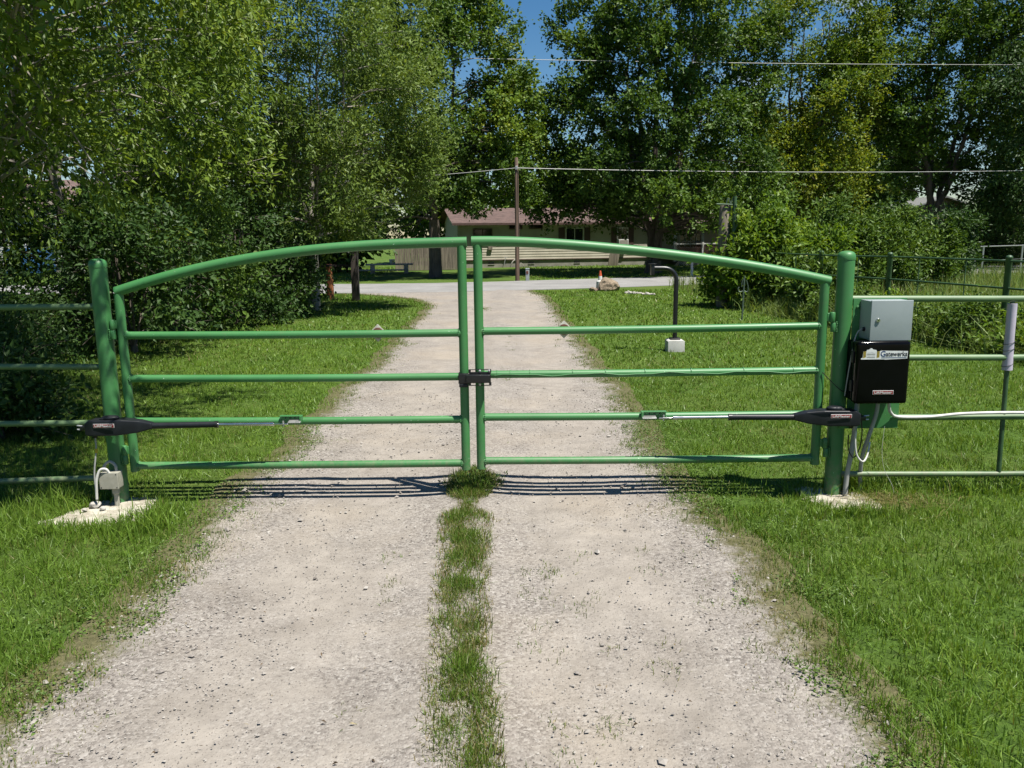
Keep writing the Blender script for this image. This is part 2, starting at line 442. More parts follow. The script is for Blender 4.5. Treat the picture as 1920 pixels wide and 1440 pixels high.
class MB:
    """Collects shapes; build() links them as ONE mesh object."""

    def __init__(s):
        s.v, s.f, s.sm = [], [], []

    def add(s, verts, faces, smooth=False):
        n = len(s.v)
        s.v.extend([tuple(p) for p in verts])
        s.f.extend([tuple(i + n for i in f) for f in faces])
        s.sm.extend([smooth] * len(faces))
        return s

    def box(s, c, size, rot=None, bev=0.0):
        bm = bmesh.new()
        bmesh.ops.create_cube(bm, size=1.0)
        for w in bm.verts:
            w.co = Vector((w.co.x * size[0], w.co.y * size[1], w.co.z * size[2]))
        if bev:
            bmesh.ops.bevel(bm, geom=list(bm.edges), offset=bev, segments=3, profile=0.6, affect='EDGES')
        M = Matrix.Translation(Vector(c))
        if rot is not None:
            M = M @ rot
        bmesh.ops.transform(bm, matrix=M, verts=bm.verts)
        s.from_bm(bm, bool(bev))
        return s

    def from_bm(s, bm, smooth=False):
        bm.verts.index_update()
        s.add([w.co[:] for w in bm.verts], [[w.index for w in f.verts] for f in bm.faces], smooth)
        bm.free()
        return s

    def tube(s, pts, r, sides=14, caps=True, smooth=True):
        pts = [Vector(p) for p in pts]
        n = len(pts)
        rs = list(r) if hasattr(r, '__len__') else [r] * n
        tang = []
        for i in range(n):
            d = (pts[min(i + 1, n - 1)] - pts[max(i - 1, 0)])
            tang.append(d.normalized() if d.length > 1e-9 else Vector((0, 0, 1)))
        ref = Vector((0, 0, 1)) if abs(tang[0].z) < 0.9 else Vector((0, 1, 0))
        u = tang[0].cross(ref).normalized()
        vs_, fs = [], []
        for i in range(n):
            u = (u - tang[i] * u.dot(tang[i])).normalized()
            w = tang[i].cross(u)
            for k in range(sides):
                a = 2 * math.pi * k / sides
                vs_.append(pts[i] + (u * math.cos(a) + w * math.sin(a)) * rs[i])
        for i in range(n - 1):
            for k in range(sides):
                k2 = (k + 1) % sides
                fs.append((i * sides + k, i * sides + k2, (i + 1) * sides + k2, (i + 1) * sides + k))
        s.add(vs_, fs, smooth)
        if caps:
            s.add([vs_[k] for k in range(sides)], [tuple(range(sides))[::-1]], False)
            s.add([vs_[(n - 1) * sides + k] for k in range(sides)], [tuple(range(sides))], False)
        return s

    def lathe(s, c, prof, sides=20, sx=1.0, sy=1.0, axis='Z'):
        vs_, fs = [], []
        for (r, z) in prof:
            for k in range(sides):
                a = 2 * math.pi * k / sides
                p = (r * math.cos(a) * sx, r * math.sin(a) * sy, z)
                if axis == 'Y':
                    p = (p[0], -p[2], p[1])
                if axis == 'X':
                    p = (p[2], p[0], p[1])
                vs_.append(Vector(p) + Vector(c))
        for i in range(len(prof) - 1):
            for k in range(sides):
                k2 = (k + 1) % sides
                fs.append((i * sides + k, i * sides + k2, (i + 1) * sides + k2, (i + 1) * sides + k))
        fs.append(tuple(range(sides))[::-1])
        fs.append(tuple((len(prof) - 1) * sides + k for k in range(sides)))
        return s.add(vs_, fs, True)

    def prism(s, outline, y0, y1, bev=0.0):
        """Outline in x,z pushed from y0 to y1."""
        bm = bmesh.new()
        a = [bm.verts.new((x, y0, z)) for x, z in outline]
        f = bm.faces.new(a)
        ex = bmesh.ops.extrude_face_region(bm, geom=[f])
        bmesh.ops.translate(bm, vec=(0, y1 - y0, 0), verts=[g for g in ex['geom'] if isinstance(g, bmesh.types.BMVert)])
        bmesh.ops.recalc_face_normals(bm, faces=bm.faces)
        if bev:
            bmesh.ops.bevel(bm, geom=list(bm.edges), offset=bev, segments=3, profile=0.6, affect='EDGES')
        return s.from_bm(bm, bool(bev))

    def slab(s, outline, z0, z1, jit=0.0):
        """Outline in x,y pushed from z0 to z1."""
        n = len(outline)
        vs_ = [(x, y, z0) for x, y in outline] + [(x, y, z1) for x, y in outline]
        fs = [tuple(range(n, 2 * n))] + [(i, (i + 1) % n, (i + 1) % n + n, i + n) for i in range(n)]
        return s.add(vs_, fs)

    def mirror_x(s, x0):
        s.v = [(2 * x0 - p[0], p[1], p[2]) for p in s.v]
        s.f = [f[::-1] for f in s.f]
        return s

    def build(s, name, mat, parent=None, base=None):
        me = bpy.data.meshes.new(name)
        if parent is not None:
            root = parent
            while root.parent is not None:
                root = root.parent
            off = ORIGIN[root]
        else:
            off = Vector(base) if base is not None else Vector((0, 0, 0))
        me.from_pydata([(p[0] - off[0], p[1] - off[1], p[2] - off[2]) for p in s.v], [], s.f)
        me.polygons.foreach_set('use_smooth', s.sm)
        me.materials.append(MATS[mat])
        me.update()
        o = bpy.data.objects.new(name, me)
        COL.objects.link(o)
        if parent is not None:
            o.parent = parent
        else:
            o.location = off
        if any(s.sm):
            try:
                me.set_sharp_from_angle(angle=math.radians(40))
            except Exception:
                pass
        return o


def lettering(text, size, x, y, z, mat, parent, width=None, name='lettering'):
    """Flat raised letters on a face that looks towards -y; x, z is the lower-left corner."""
    cu = bpy.data.curves.new('letters', 'FONT')
    cu.body = text
    cu.size = size
    cu.extrude = 0.0004
    cu.resolution_u = 3
    cu.offset = size * 0.016
    t = bpy.data.objects.new('letters', cu)
    COL.objects.link(t)
    bpy.context.view_layer.update()
    me = bpy.data.meshes.new_from_object(t.evaluated_get(bpy.context.evaluated_depsgraph_get()))
    bpy.data.objects.remove(t)
    co = np.array([p.co[:] for p in me.vertices])
    x0, x1 = co[:, 0].min(), co[:, 0].max()
    z0 = co[:, 1].min()
    sx = (width / (x1 - x0)) if width else 1.0
    mb = MB()
    mb.add([(x + (p[0] - x0) * sx, y - p[2], z + (p[1] - z0)) for p in co], [list(q.vertices) for q in me.polygons])
    bpy.data.meshes.remove(me)
    return mb.build(name, mat, parent)


def np_mesh(name, verts, faces_idx, loop_tot, mat, parent=None, tint=None, base=(0, 0, 0), smooth=False):
    """Fast mesh from arrays. faces_idx flat loop array, loop_tot per face counts, tint per vertex."""
    me = bpy.data.meshes.new(name)
    off = np.array(ORIGIN[parent][:] if parent is not None else base)
    verts = verts - off
    me.vertices.add(len(verts))
    me.vertices.foreach_set('co', verts.astype(np.float32).ravel())
    me.loops.add(len(faces_idx))
    me.loops.foreach_set('vertex_index', faces_idx.astype(np.int32))
    me.polygons.add(len(loop_tot))
    st = np.concatenate([[0], np.cumsum(loop_tot)[:-1]]).astype(np.int32)
    me.polygons.foreach_set('loop_start', st)
    me.polygons.foreach_set('use_smooth', np.full(len(loop_tot), smooth))
    me.update(calc_edges=True)
    if tint is not None:
        at = me.attributes.new('tint', 'FLOAT', 'POINT')
        at.data.foreach_set('value', tint.astype(np.float32))
    me.materials.append(MATS[mat])
    o = bpy.data.objects.new(name, me)
    COL.objects.link(o)
    if parent is not None:
        o.parent = parent
    else:
        o.location = base
    return o


def unit(a):
    return a / np.maximum(np.linalg.norm(a, axis=-1, keepdims=True), 1e-9)


# smooth 2-D value noise for placing plants and wear
_NT = np.random.default_rng(5).random((256, 256))


def vnoise(x, y, s):
    x = np.asarray(x, float) * s + 100.3
    y = np.asarray(y, float) * s + 57.7
    xi, yi = np.floor(x).astype(int), np.floor(y).astype(int)
    fx, fy = x - xi, y - yi
    fx, fy = fx * fx * (3 - 2 * fx), fy * fy * (3 - 2 * fy)
    g = lambda i, j: _NT[i % 256, j % 256]
    return (g(xi, yi) * (1 - fx) + g(xi + 1, yi) * fx) * (1 - fy) + (g(xi, yi + 1) * (1 - fx) + g(xi + 1, yi + 1) * fx) * fy


def fbm(x, y, s):
    return 0.55 * vnoise(x, y, s) + 0.3 * vnoise(x, y, s * 2.3) + 0.15 * vnoise(x, y, s * 5.1)


# ------------------------------------------------------------------ the ground, the driveway, the road
me_b = MB()
G = 400.0
gn = 24
gv, gf = [], []
for j in range(gn + 1):
    for i in range(gn + 1):
        gv.append((-G + 2 * G * i / gn, -G + 2 * G * j / gn, 0.0))
for j in range(gn):
    for i in range(gn):
        a = j * (gn + 1) + i
        gf.append((a, a + 1, a + gn + 2, a + gn + 1))
me_b.add(gv, gf)
tag(me_b.build('ground', 'lawn_soil'), 'green lawn ground reaching to the trees', None, None, 'structure')

L_Y = [-6, 2.6, 3.2, 4.0, 4.75, 5.5, 6.6, 8.9, 11.7, 17.9, 20.5, 22.2, 24.0, 25.2, 26.4, 27.6]
L_X = [-1.88, -1.86, -1.85, -1.88, -1.84, -1.90, -1.82, -1.92, -1.86, -1.98, -2.02, -2.2, -2.75, -3.5, -4.7, -6.5]
R_Y = [-6, 2.5, 3.0, 3.4, 4.2, 4.75, 5.4, 6.0, 7.1, 8.9, 11.0, 13.9, 18.8, 24.0, 26.0, 27.6]
R_X = [1.26, 1.25, 1.23, 1.23, 1.27, 1.20, 1.13, 1.14, 1.14, 1.13, 1.10, 1.10, 1.0, 0.95, 0.75, 0.55]


def edge_l(y):
    return np.interp(y, L_Y, L_X) + (fbm(np.zeros_like(y) + 3.0, y, 1.9) - 0.5) * 0.26


def edge_r(y):
    return np.interp(y, R_Y, R_X) + (fbm(np.zeros_like(y) + 9.0, y, 1.9) - 0.5) * 0.26


ys = np.concatenate([np.arange(-6, 9, 0.06), np.arange(9, 27.8, 0.12)])
NX = 56
verge = []
tv = []
for y in ys:
    a = float(edge_l(np.array([y]))[0]) - 0.24
    b_ = float(edge_r(np.array([y]))[0]) + 0.24
    x = np.linspace(a, b_, NX)
    u = (x - a) / (b_ - a)
    z = 0.012 + 0.012 * (fbm(x, np.full(NX, y), 3.0) - 0.5) + 0.008 * (vnoise(x, np.full(NX, y), 14) - 0.5)
    z += 0.022 * np.exp(-((x + 0.27) / 0.22) ** 2) - 0.010 * np.exp(-((x - 0.45) / 0.4) ** 2) - 0.010 * np.exp(-((x + 1.05) / 0.4) ** 2)
    dd_ = np.minimum(u, 1 - u) * (b_ - a)
    verge.append(np.clip(1 - dd_ / 0.42, 0, 1) * 0.80)
    z = np.maximum(z, 0.005)
    z[0] = z[-1] = 0.004
    tv.append(np.stack([x, np.full(NX, y), z], 1))
tv = np.concatenate(tv)
nr = len(ys)
ii = np.arange(nr - 1)[:, None] * NX + np.arange(NX - 1)[None, :]
fi = np.stack([ii, ii + 1, ii + NX + 1, ii + NX], -1).reshape(-1)
tag(np_mesh('driveway', tv, fi, np.full(len(fi) // 4, 4), 'gravel', None, np.concatenate(verge), smooth=True), 'pale gravel driveway running through the gate to the road', None, None, 'structure')

near_edge = [(-120, 45), (-40, 31), (-16.6, 28.1), (-8, 27.0), (-4.5, 26.8), (0, 27.4), (6.7, 29.7), (20.8, 35.3), (45, 46), (120, 82)]


def smooth_line(pts, n=90):
    p = np.array(pts, float)
    t = np.arange(len(p))
    tt = np.linspace(0, len(p) - 1, n)
    out = np.stack([np.interp(tt, t, p[:, k]) for k in range(2)], 1)
    for _ in range(6):
        out[1:-1] = 0.25 * out[:-2] + 0.5 * out[1:-1] + 0.25 * out[2:]
    return out


rl = smooth_line(near_edge)
dr = np.gradient(rl, axis=0)
nrm = np.stack([-dr[:, 1], dr[:, 0]], 1)
nrm /= np.linalg.norm(nrm, axis=1, keepdims=True)
wob = (fbm(rl[:, 0], rl[:, 1], 0.9) - 0.5) * 0.3
rn, rf = rl + nrm * wob[:, None], rl + nrm * (5.6 + wob[::-1, None])
rv = np.concatenate([np.c_[rn, np.full(90, 0.016)], np.c_[(rn + rf) / 2, np.full(90, 0.05)], np.c_[rf, np.full(90, 0.016)],
                     np.c_[rn, np.full(90, -0.05)], np.c_[rf, np.full(90, -0.05)]])
mb = MB()
fs = []
for i in range(89):
    fs += [(i, i + 1, 91 + i, 90 + i), (90 + i, 91 + i, 181 + i, 180 + i), (270 + i, 271 + i, i + 1, i), (180 + i, 181 + i, 361 + i, 360 + i)]
mb.add(rv, fs)
tag(mb.build('road', 'asphalt'), 'grey country road crossing beyond the driveway', None, None, 'structure')


def road_y(x):
    return np.interp(x, rl[:, 0], rl[:, 1])


# ------------------------------------------------------------------ gate posts
def gate_post(x, label, s):
    t = thing('gate_post', label, 'post', (x, 5.36, 0), 0, 'gate posts')
    prof = [(0.0545, -0.3), (0.0545, 1.612)]
    MB().lathe((x, 5.36, 0), prof, 28).build('tube', 'green_paint', t)
    MB().lathe((x, 5.36, 0), [(0.0565, 1.608), (0.0575, 1.616), (0.057, 1.632), (0.052, 1.648), (0.042, 1.658), (0.026, 1.664), (0.006, 1.666)], 28).build('cap', 'green_paint', t)
    for z in (1.20, 0.345):
        h = MB()
        hx = x + s * 0.070
        h.lathe((hx, 5.335, z), [(0.016, -0.062), (0.018, -0.058), (0.018, -0.004), (0.016, -0.001)], 14)
        h.box((x + s * 0.056, 5.335, z - 0.032), (0.022, 0.014, 0.062), None, 0.003)
        h.build('hinge', 'green_paint', t)
        w = MB()
        for k in range(7):
            w.lathe((x + s * (0.050 + 0.004 * random.random()), 5.322, z - 0.062 + 0.0105 * k), [(0.002, -0.006), (0.0055, -0.002), (0.0055, 0.003), (0.002, 0.006)], 8)
        w.build('weld', 'green_paint', t)
    return t


post_l = gate_post(-2.703, 'green steel gate post beside the small beige junction box', 1)
post_r = gate_post(2.198, 'green steel gate post beside the grey and black control boxes', -1)

# mounting plate welded to the right post
MB().box((2.427, 5.335, 0.919), (0.352, 0.008, 0.878), None, 0.002).build('mounting_plate', 'green_paint', post_r)
for (bx, bz) in ((2.28, 1.30), (2.28, 0.62), (2.56, 0.55)):
    MB().lathe((bx, 5.331, bz), [(0.012, 0.0), (0.012, 0.006), (0.006, 0.010)], 6, axis='Y').build('bolt', 'green_paint', post_r)


# ------------------------------------------------------------------ gate leaves
def gate_leaf(label, hx, lx, top, rails, hz, hbot, lbot, s, refl_x, cable):
    """hx hinge stile x, lx latch stile x; top = arch points (x,z) from hinge to latch; s = +1 when the latch lies to the right."""
    t = thing('gate_leaf', label, 'gate', (hx, 5.36, 0.2), 0, 'two leaves of the driveway gate')
    Y = 5.36
    p = np.array(top)
    tt = np.linspace(0, 1, len(p))
    t2 = np.linspace(0, 1, 40)
    cx = np.polyfit(tt, p[:, 0], 3)
    cz = np.polyfit(tt, p[:, 1], 4)
    pts = [(np.polyval(cx, q), Y, np.polyval(cz, q)) for q in t2]
    MB().tube(pts, 0.0335, 22).build('top_rail', 'green_paint', t)
    MB().tube([(hx, Y, hbot), (hx, Y, 0.8), (hx, Y, hz)], 0.0300, 20).build('hinge_stile', 'green_paint', t)
    lz = pts[-3][2] - 0.02
    MB().tube([(lx, Y, lbot), (lx, Y, 0.8), (lx, Y, lz)], 0.0300, 20).build('latch_stile', 'green_paint', t)
    for (z0, z1) in rails:
        x0, x1 = hx + s * 0.012, lx - s * 0.012
        mp = [(x0 + (x1 - x0) * q, Y, z0 + (z1 - z0) * q - 0.004 * math.sin(math.pi * q)) for q in np.linspace(0, 1, 9)]
        r = MB().tube(mp, 0.0258, 20).build('rail', 'green_paint', t)
        for xe, ze in ((hx + s * 0.030, z0), (lx - s * 0.030, z1)):
            w = MB()
            for k in range(14):
                a = 2 * math.pi * k / 14
                w.lathe((xe, Y + 0.027 * math.cos(a), ze + 0.027 * math.sin(a)), [(0.002, -0.005), (0.005, 0), (0.002, 0.005)], 6, axis='X')
            w.build('weld', 'green_paint', r)
    for z in (1.20, 0.345):
        h = MB()
        hx2 = hx - s * (0.047 if s > 0 else 0.053)
        h.lathe((hx2, 5.335, z), [(0.016, 0.001), (0.018, 0.004), (0.018, 0.064), (0.015, 0.068)], 14)
        h.box((hx - s * 0.032, 5.34, z + 0.035), (0.026, 0.012, 0.055), None, 0.003)
        h.build('hinge_knuckle', 'green_paint', t)
    # diamond reflector fixed on the far side of the upper rail
    rz = np.interp(refl_x, sorted((hx, lx)), [rails[0][0], rails[0][1]] if s > 0 else [rails[0][1], rails[0][0]])
    d = 0.060
    rf_ = MB().prism([(refl_x - d, rz), (refl_x, rz - d), (refl_x + d, rz), (refl_x, rz + d)], Y + 0.030, Y + 0.034, 0.001).build('reflector', 'reflector_back', t)
    MB().lathe((refl_x, Y + 0.0285, rz), [(0.034, -0.001), (0.036, 0.0), (0.036, 0.003), (0.031, 0.004)], 24, axis='Y').build('reflector_rim', 'reflector_rim', rf_)
    if cable:
        z0, z1 = rails[1]
        cp = []
        for q in np.linspace(0, 1, 40):
            x = lx + 0.10 + (hx - lx - 0.12) * q
            cp.append((x, Y - 0.0275, z1 + (z0 - z1) * q - 0.003 + 0.006 * math.sin(q * 26) + 0.003 * math.sin(q * 61)))
        MB().tube(cp, 0.0035, 6).build('sensor_wire', 'green_paint', t)
        for q in (0.03, 0.07, 0.13, 0.26, 0.36, 0.48, 0.62, 0.78, 0.93):
            x = lx + 0.05 + (hx - lx - 0.08) * q
            z = z1 + (z0 - z1) * q
            MB().lathe((x, Y, z), [(0.0268, -0.003), (0.0285, -0.002), (0.0285, 0.002), (0.0268, 0.003)], 18, axis='X').build('cable_tie', 'green_paint', t)
    return t


topL = [(-2.598, 1.449), (-2.231, 1.554), (-1.77, 1.646), (-1.243, 1.713), (-0.755, 1.739), (-0.283, 1.749)]
topR = [(2.098, 1.470), (1.546, 1.580), (1.055, 1.651), (0.601, 1.707), (0.149, 1.739), (-0.252, 1.752)]
leaf_l = gate_leaf('green tubular gate leaf hinged on the post with the junction box', -2.585, -0.320, topL,
                   [(1.160, 1.154), (0.869, 0.859), (0.575, 0.566), (0.265, 0.259)], 1.437, 0.228, 0.215, 1, -0.893, False)
leaf_r = gate_leaf('green tubular gate leaf hinged beside the black control box', 2.066, -0.216, topR,
                   [(1.175, 1.163), (0.877, 0.872), (0.577, 0.579), (0.271, 0.273)], 1.468, 0.226, 0.220, -1, 0.351, True)


# opener brackets welded to the leaves
def rail_bracket(leaf, xa, xb, z):
    m_ = MB()
    xc, w = (xa + xb) / 2, abs(xb - xa)
    m_.box((xc, 5.326, z + 0.020), (w, 0.022, 0.006), None, 0.0015)
    m_.box((xc, 5.337, z), (w, 0.006, 0.05), None, 0.0015)
    m_.box((xa + (0.008 if xb > xa else -0.008), 5.318, z), (0.014, 0.040, 0.048), None, 0.002)
    o = m_.build('opener_bracket', 'green_paint', leaf)
    for q in (0.35, 0.55, 0.75):
        MB().lathe((xa + (xb - xa) * q, 5.333, z + 0.006), [(0.005, 0), (0.005, 0.003), (0.002, 0.004)], 8, axis='Y').build('bolt', 'black_steel', o)
    m2 = MB()
    m2.box((xa + (xb - xa) * 0.3, 5.300, z - 0.012), (w * 0.55, 0.055, 0.007), Matrix.Rotation(0.12, 4, 'X'), 0.002)
    m2.build('clevis', 'galvanised', o)


rail_bracket(leaf_l, -1.412, -1.565, 0.588)
rail_bracket(leaf_r, 0.864, 1.036, 0.592)


# ------------------------------------------------------------------ gate openers
def gate_opener(label, x0, s, z0):
    """x0 = rear end, s = +1 when it points right."""
    t = thing('gate_opener', label, 'gate opener', (x0, 5.2, z0), 0, 'gate openers')
    X = lambda d: x0 + s * d
    YY = lambda d: 5.2 + 0.075 * max(0.0, d - 0.1) / 1.1
    out = [(0.0, -0.046), (0.0, 0.030), (0.028, 0.050), (0.235, 0.050), (0.34, 0.038), (0.418, 0.018), (0.418, -0.018), (0.33, -0.040), (0.20, -0.053), (0.03, -0.053)]
    h = MB()
    h.prism([(d, z0 + z) for d, z in out], -0.052, 0.052, 0.009)
    vv = []
    for (d, yy, z) in h.v:
        k = 1.0 if d < 0.2 else 1.0 - 0.52 * min(1.0, (d - 0.2) / 0.218)
        vv.append((X(d), YY(d) + yy * k, z))
    h.v = vv
    if s < 0:
        h.f = [f[::-1] for f in h.f]
    h.build('housing', 'black_plastic', t)
    rc = MB().lathe((X(0.152), YY(0.15), z0 + 0.049), [(0.052, 0.0), (0.057, 0.006), (0.057, 0.014), (0.050, 0.021), (0.030, 0.025), (0.005, 0.026)], 24, 1.0, 0.62).build('release_cover', 'black_plastic', t)
    MB().box((X(0.105), YY(0.1), z0 + 0.055), (0.03, 0.05, 0.010), None, 0.003).build('catch', 'black_plastic', rc)
    bx = (X(0.062) if s > 0 else X(0.062 + 0.136))
    bd = MB().box((bx + 0.068, YY(0.12) - 0.0535, z0 + 0.017), (0.136, 0.003, 0.026), None, 0.001).build('badge', 'badge_white', t)
    MB().box((bx + 0.068, YY(0.12) - 0.0548, z0 + 0.017), (0.131, 0.002, 0.0215)).build('badge_field', 'badge_red', bd)
    lettering('LiftMaster', 0.0205, bx + 0.010, YY(0.12) - 0.0564, z0 + 0.0098, 'badge_white', bd, 0.116)
    tb = [(X(d), YY(d), z0 - 0.002 - 0.004 * (d - 0.39)) for d in (0.385, 0.5, 0.65, 0.83)]
    MB().tube(tb, [0.021, 0.0205, 0.020, 0.020], 18).build('drive_tube', 'black_plastic', t)
    MB().tube([(X(0.815), YY(0.815), z0 - 0.004), (X(0.838), YY(0.838), z0 - 0.004)], 0.0225, 18).build('tube_collar', 'black_steel', t)
    MB().tube([(X(0.82), YY(0.82), z0 - 0.004), (X(1.19), YY(1.19), z0 - 0.010)], 0.0118, 14).build('piston_rod', 'chrome', t)
    e = MB()
    e.tube([(X(1.175), YY(1.175), z0 - 0.010), (X(1.20), YY(1.2), z0 - 0.010)], 0.0145, 14)
    e.box((X(1.245), YY(1.245) + 0.004, z0 - 0.012), (0.10, 0.026, 0.009), None, 0.003)
    e.build('rod_end', 'chrome', t)
    MB().tube([(X(1.262), YY(1.262), z0 - 0.030), (X(1.262), YY(1.262), z0 + 0.008)], 0.006, 8).build('clevis_pin', 'galvanised', t)
    rb = MB()
    rb.box((X(-0.022), 5.215, z0 - 0.010), (0.060, 0.05, 0.030), None, 0.005)
    rb.box((X(-0.006), 5.262, z0 - 0.012), (0.10, 0.09, 0.010), None, 0.003)
    rb.build('rear_bracket', 'black_steel', t)
    arm = MB()
    arm.box((X(0.03), 5.275, z0 - 0.030), (0.10, 0.10, 0.012), None, 0.002)
    arm.box((X(0.075 if s > 0 else 0.06), 5.302, z0 - 0.055), (0.05, 0.02, 0.09), None, 0.003)
    arm.build('post_bracket', 'green_paint', t)
    for k, zz in enumerate((0.004, -0.022)):
        MB().tube([(X(-0.04), 5.205, z0 + zz), (X(-0.074), 5.203, z0 + zz + 0.004)], 0.0055, 8).build('bolt', 'galvanised', t)
    MB().lathe((X(0.040), YY(0), z0 - 0.053), [(0.009, 0.0), (0.014, -0.004), (0.014, -0.014), (0.008, -0.024)][::-1], 12).build('cable_gland', 'black_plastic', t)
    return t


gate_opener('black gate opener arm on the post with the beige junction box', -2.792, 1, 0.577)
gate_opener('black gate opener arm below the black control box', 2.272, -1, 0.590)

# ------------------------------------------------------------------ gate lock at the meeting stiles
lk = thing('gate_lock', 'black latch box joining the two gate leaves', 'lock', (-0.216, 5.32, 0.86), 0)
MB().box((-0.222, 5.288, 0.858), (0.160, 0.060, 0.052), None, 0.003).build('lock_body', 'black_steel', lk)
sp_ = MB()
for zz in (0.9015, 0.8145):
    sp_.box((-0.213, 5.322, zz + (0.010 if zz > 0.86 else -0.010)), (0.145, 0.006, 0.005), None, 0.001)
    sp_.box((-0.213, 5.322, zz - (0.010 if zz > 0.86 else -0.010)), (0.145, 0.006, 0.008), None, 0.001)
    for xx in (-0.281, -0.213, -0.145):
        sp_.box((xx, 5.3225, zz), (0.016, 0.006, 0.022))
sp_.box((-0.213, 5.3225, 0.858), (0.145, 0.006, 0.066))
sp_.build('slotted_plate', 'black_steel', lk)
for (xx, zz) in ((-0.213, 0.902), (-0.152, 0.903), (-0.213, 0.814)):
    MB().lathe((xx, 5.319, zz), [(0.009, 0.0), (0.009, 0.005), (0.005, 0.008)], 8, axis='Y').build('bolt', 'galvanised', lk)
st_ = MB().box((-0.322, 5.312, 0.855), (0.066, 0.042, 0.066), None, 0.003).build('strike_bracket', 'black_steel', lk)
MB().box((-0.322, 5.303, 0.809), (0.058, 0.030, 0.022), None, 0.003).build('strike_tab', 'black_plastic', st_)

# ------------------------------------------------------------------ control boxes
gb = thing('control_box', 'grey metal lock box above the black control box', 'box', (2.43, 5.24, 1.10), 0)
MB().box((2.427, 5.248, 1.226), (0.260, 0.160, 0.250), None, 0.003).build('case', 'grey_enamel', gb)
MB().box((2.427, 5.163, 1.227), (0.266, 0.014, 0.258), None, 0.003).build('door', 'grey_enamel', gb)
lkk = MB().lathe((2.340, 5.157, 1.230), [(0.014, 0.0), (0.014, 0.006), (0.011, 0.010)], 20, axis='Y').build('lock', 'chrome', gb)
MB().box((2.340, 5.1462, 1.230), (0.003, 0.003, 0.012)).build('keyhole', 'black_steel', lkk)
MB().lathe((2.296, 5.245, 1.165), [(0.012, -0.012), (0.014, -0.006), (0.014, 0.006)], 12, axis='X').build('cable_gland', 'black_plastic', gb)

bb = thing('control_box', 'glossy black plastic control box with a white sticker', 'box', (2.385, 5.22, 0.69), 0)
MB().box((2.380, 5.262, 0.893), (0.318, 0.125, 0.392), None, 0.018).build('case', 'gloss_black', bb)
MB().box((2.384, 5.168, 0.893), (0.340, 0.075, 0.408), None, 0.022).build('lid', 'gloss_black', bb)
MB().box((2.560, 5.185, 0.895), (0.012, 0.03, 0.034), None, 0.002).build('latch', 'chrome', bb)
for zz in (0.99, 0.80):
    MB().box((2.211, 5.195, zz), (0.012, 0.030, 0.075), None, 0.003).build('hinge', 'black_plastic', bb)
YF = 5.1298
stk = MB()
oz = 0.982
stk.prism([(2.236, oz), (2.384, oz), (2.390, oz - 0.002), (2.532, oz + 0.004), (2.534, oz + 0.052), (2.36, oz + 0.056), (2.356, oz + 0.052), (2.334, oz + 0.052), (2.332, oz + 0.060), (2.312, oz + 0.064), (2.302, oz + 0.072), (2.296, oz + 0.072), (2.286, oz + 0.064), (2.270, oz + 0.060), (2.268, oz + 0.052), (2.248, oz + 0.052), (2.246, oz + 0.010), (2.236, oz + 0.008)], YF, YF - 0.0016)
sticker = stk.build('sticker', 'sticker_white', bb)
ys_ = YF - 0.0022
for xa in (2.2485, 2.335):
    pil = MB()
    for k in range(5):
        zb = oz + 0.010 + 0.0085 * k
        pil.add([(xa, ys_, zb), (xa + 0.018, ys_, zb + 0.004), (xa + 0.018, ys_, zb + 0.0085), (xa, ys_, zb + 0.0045)], [(0, 1, 2, 3)])
    pil.build('pillar_print', 'sticker_yellow', sticker)
    pil = MB()
    for k in range(5):
        zb = oz + 0.0145 + 0.0085 * k
        pil.add([(xa, ys_, zb), (xa + 0.018, ys_, zb + 0.004), (xa + 0.018, ys_, zb + 0.0075), (xa, ys_, zb + 0.0035)], [(0, 1, 2, 3)])
    pil.build('pillar_print', 'sticker_dark', sticker)
gp = MB()
for k in range(7):
    gp.box((2.274 + 0.0083 * k, ys_, oz + 0.030 - 0.0005 * abs(k - 3)), (0.0012, 0.0006, 0.040 - 0.004 * abs(k - 3) * 0.7))
gp.box((2.299, ys_, oz + 0.014), (0.054, 0.0006, 0.0014))
gp.box((2.299, ys_, oz + 0.034), (0.054, 0.0006, 0.0014))
gp.build('gate_print', 'grey_pvc', sticker)
lettering('G', 0.050, 2.359, ys_, oz + 0.0175, 'sticker_blue', sticker, 0.032)
lettering('atewerks', 0.044, 2.393, ys_, oz + 0.0185, 'sticker_dark', sticker, 0.137)
MB().box((2.446, ys_, oz + 0.0105), (0.162, 0.0006, 0.0032)).build('print_line', 'sticker_blue', sticker)
bg_ = MB().box((2.393, YF - 0.0005, 0.7650), (0.134, 0.003, 0.027), None, 0.001).build('badge', 'badge_white', bb)
MB().box((2.393, YF - 0.0022, 0.7650), (0.128, 0.0016, 0.0215)).build('badge_field', 'badge_red', bg_)
lettering('LiftMaster', 0.0205, 2.336, YF - 0.0036, 0.7580, 'badge_white', bg_, 0.114)


def spline(pts, n=40):
    p = np.array(pts, float)
    q = np.concatenate([[2 * p[0] - p[1]], p, [2 * p[-1] - p[-2]]])
    out = []
    m_ = len(p) - 1
    for t in np.linspace(0, m_ - 1e-6, n):
        i = int(t)
        f = t - i
        a, b2, c2_, d = q[i], q[i + 1], q[i + 2], q[i + 3]
        out.append(0.5 * ((2 * b2) + (-a + c2_) * f + (2 * a - 5 * b2 + 4 * c2_ - d) * f * f + (-a + 3 * b2 - 3 * c2_ + d) * f ** 3))
    return [tuple(o) for o in out]


def cable(name, label, pts, r, mat, cat='cable', n=40):
    o = MB().tube(spline(pts, n), r, 10).build(name, mat, None, pts[-1])
    return tag(o, label, cat)


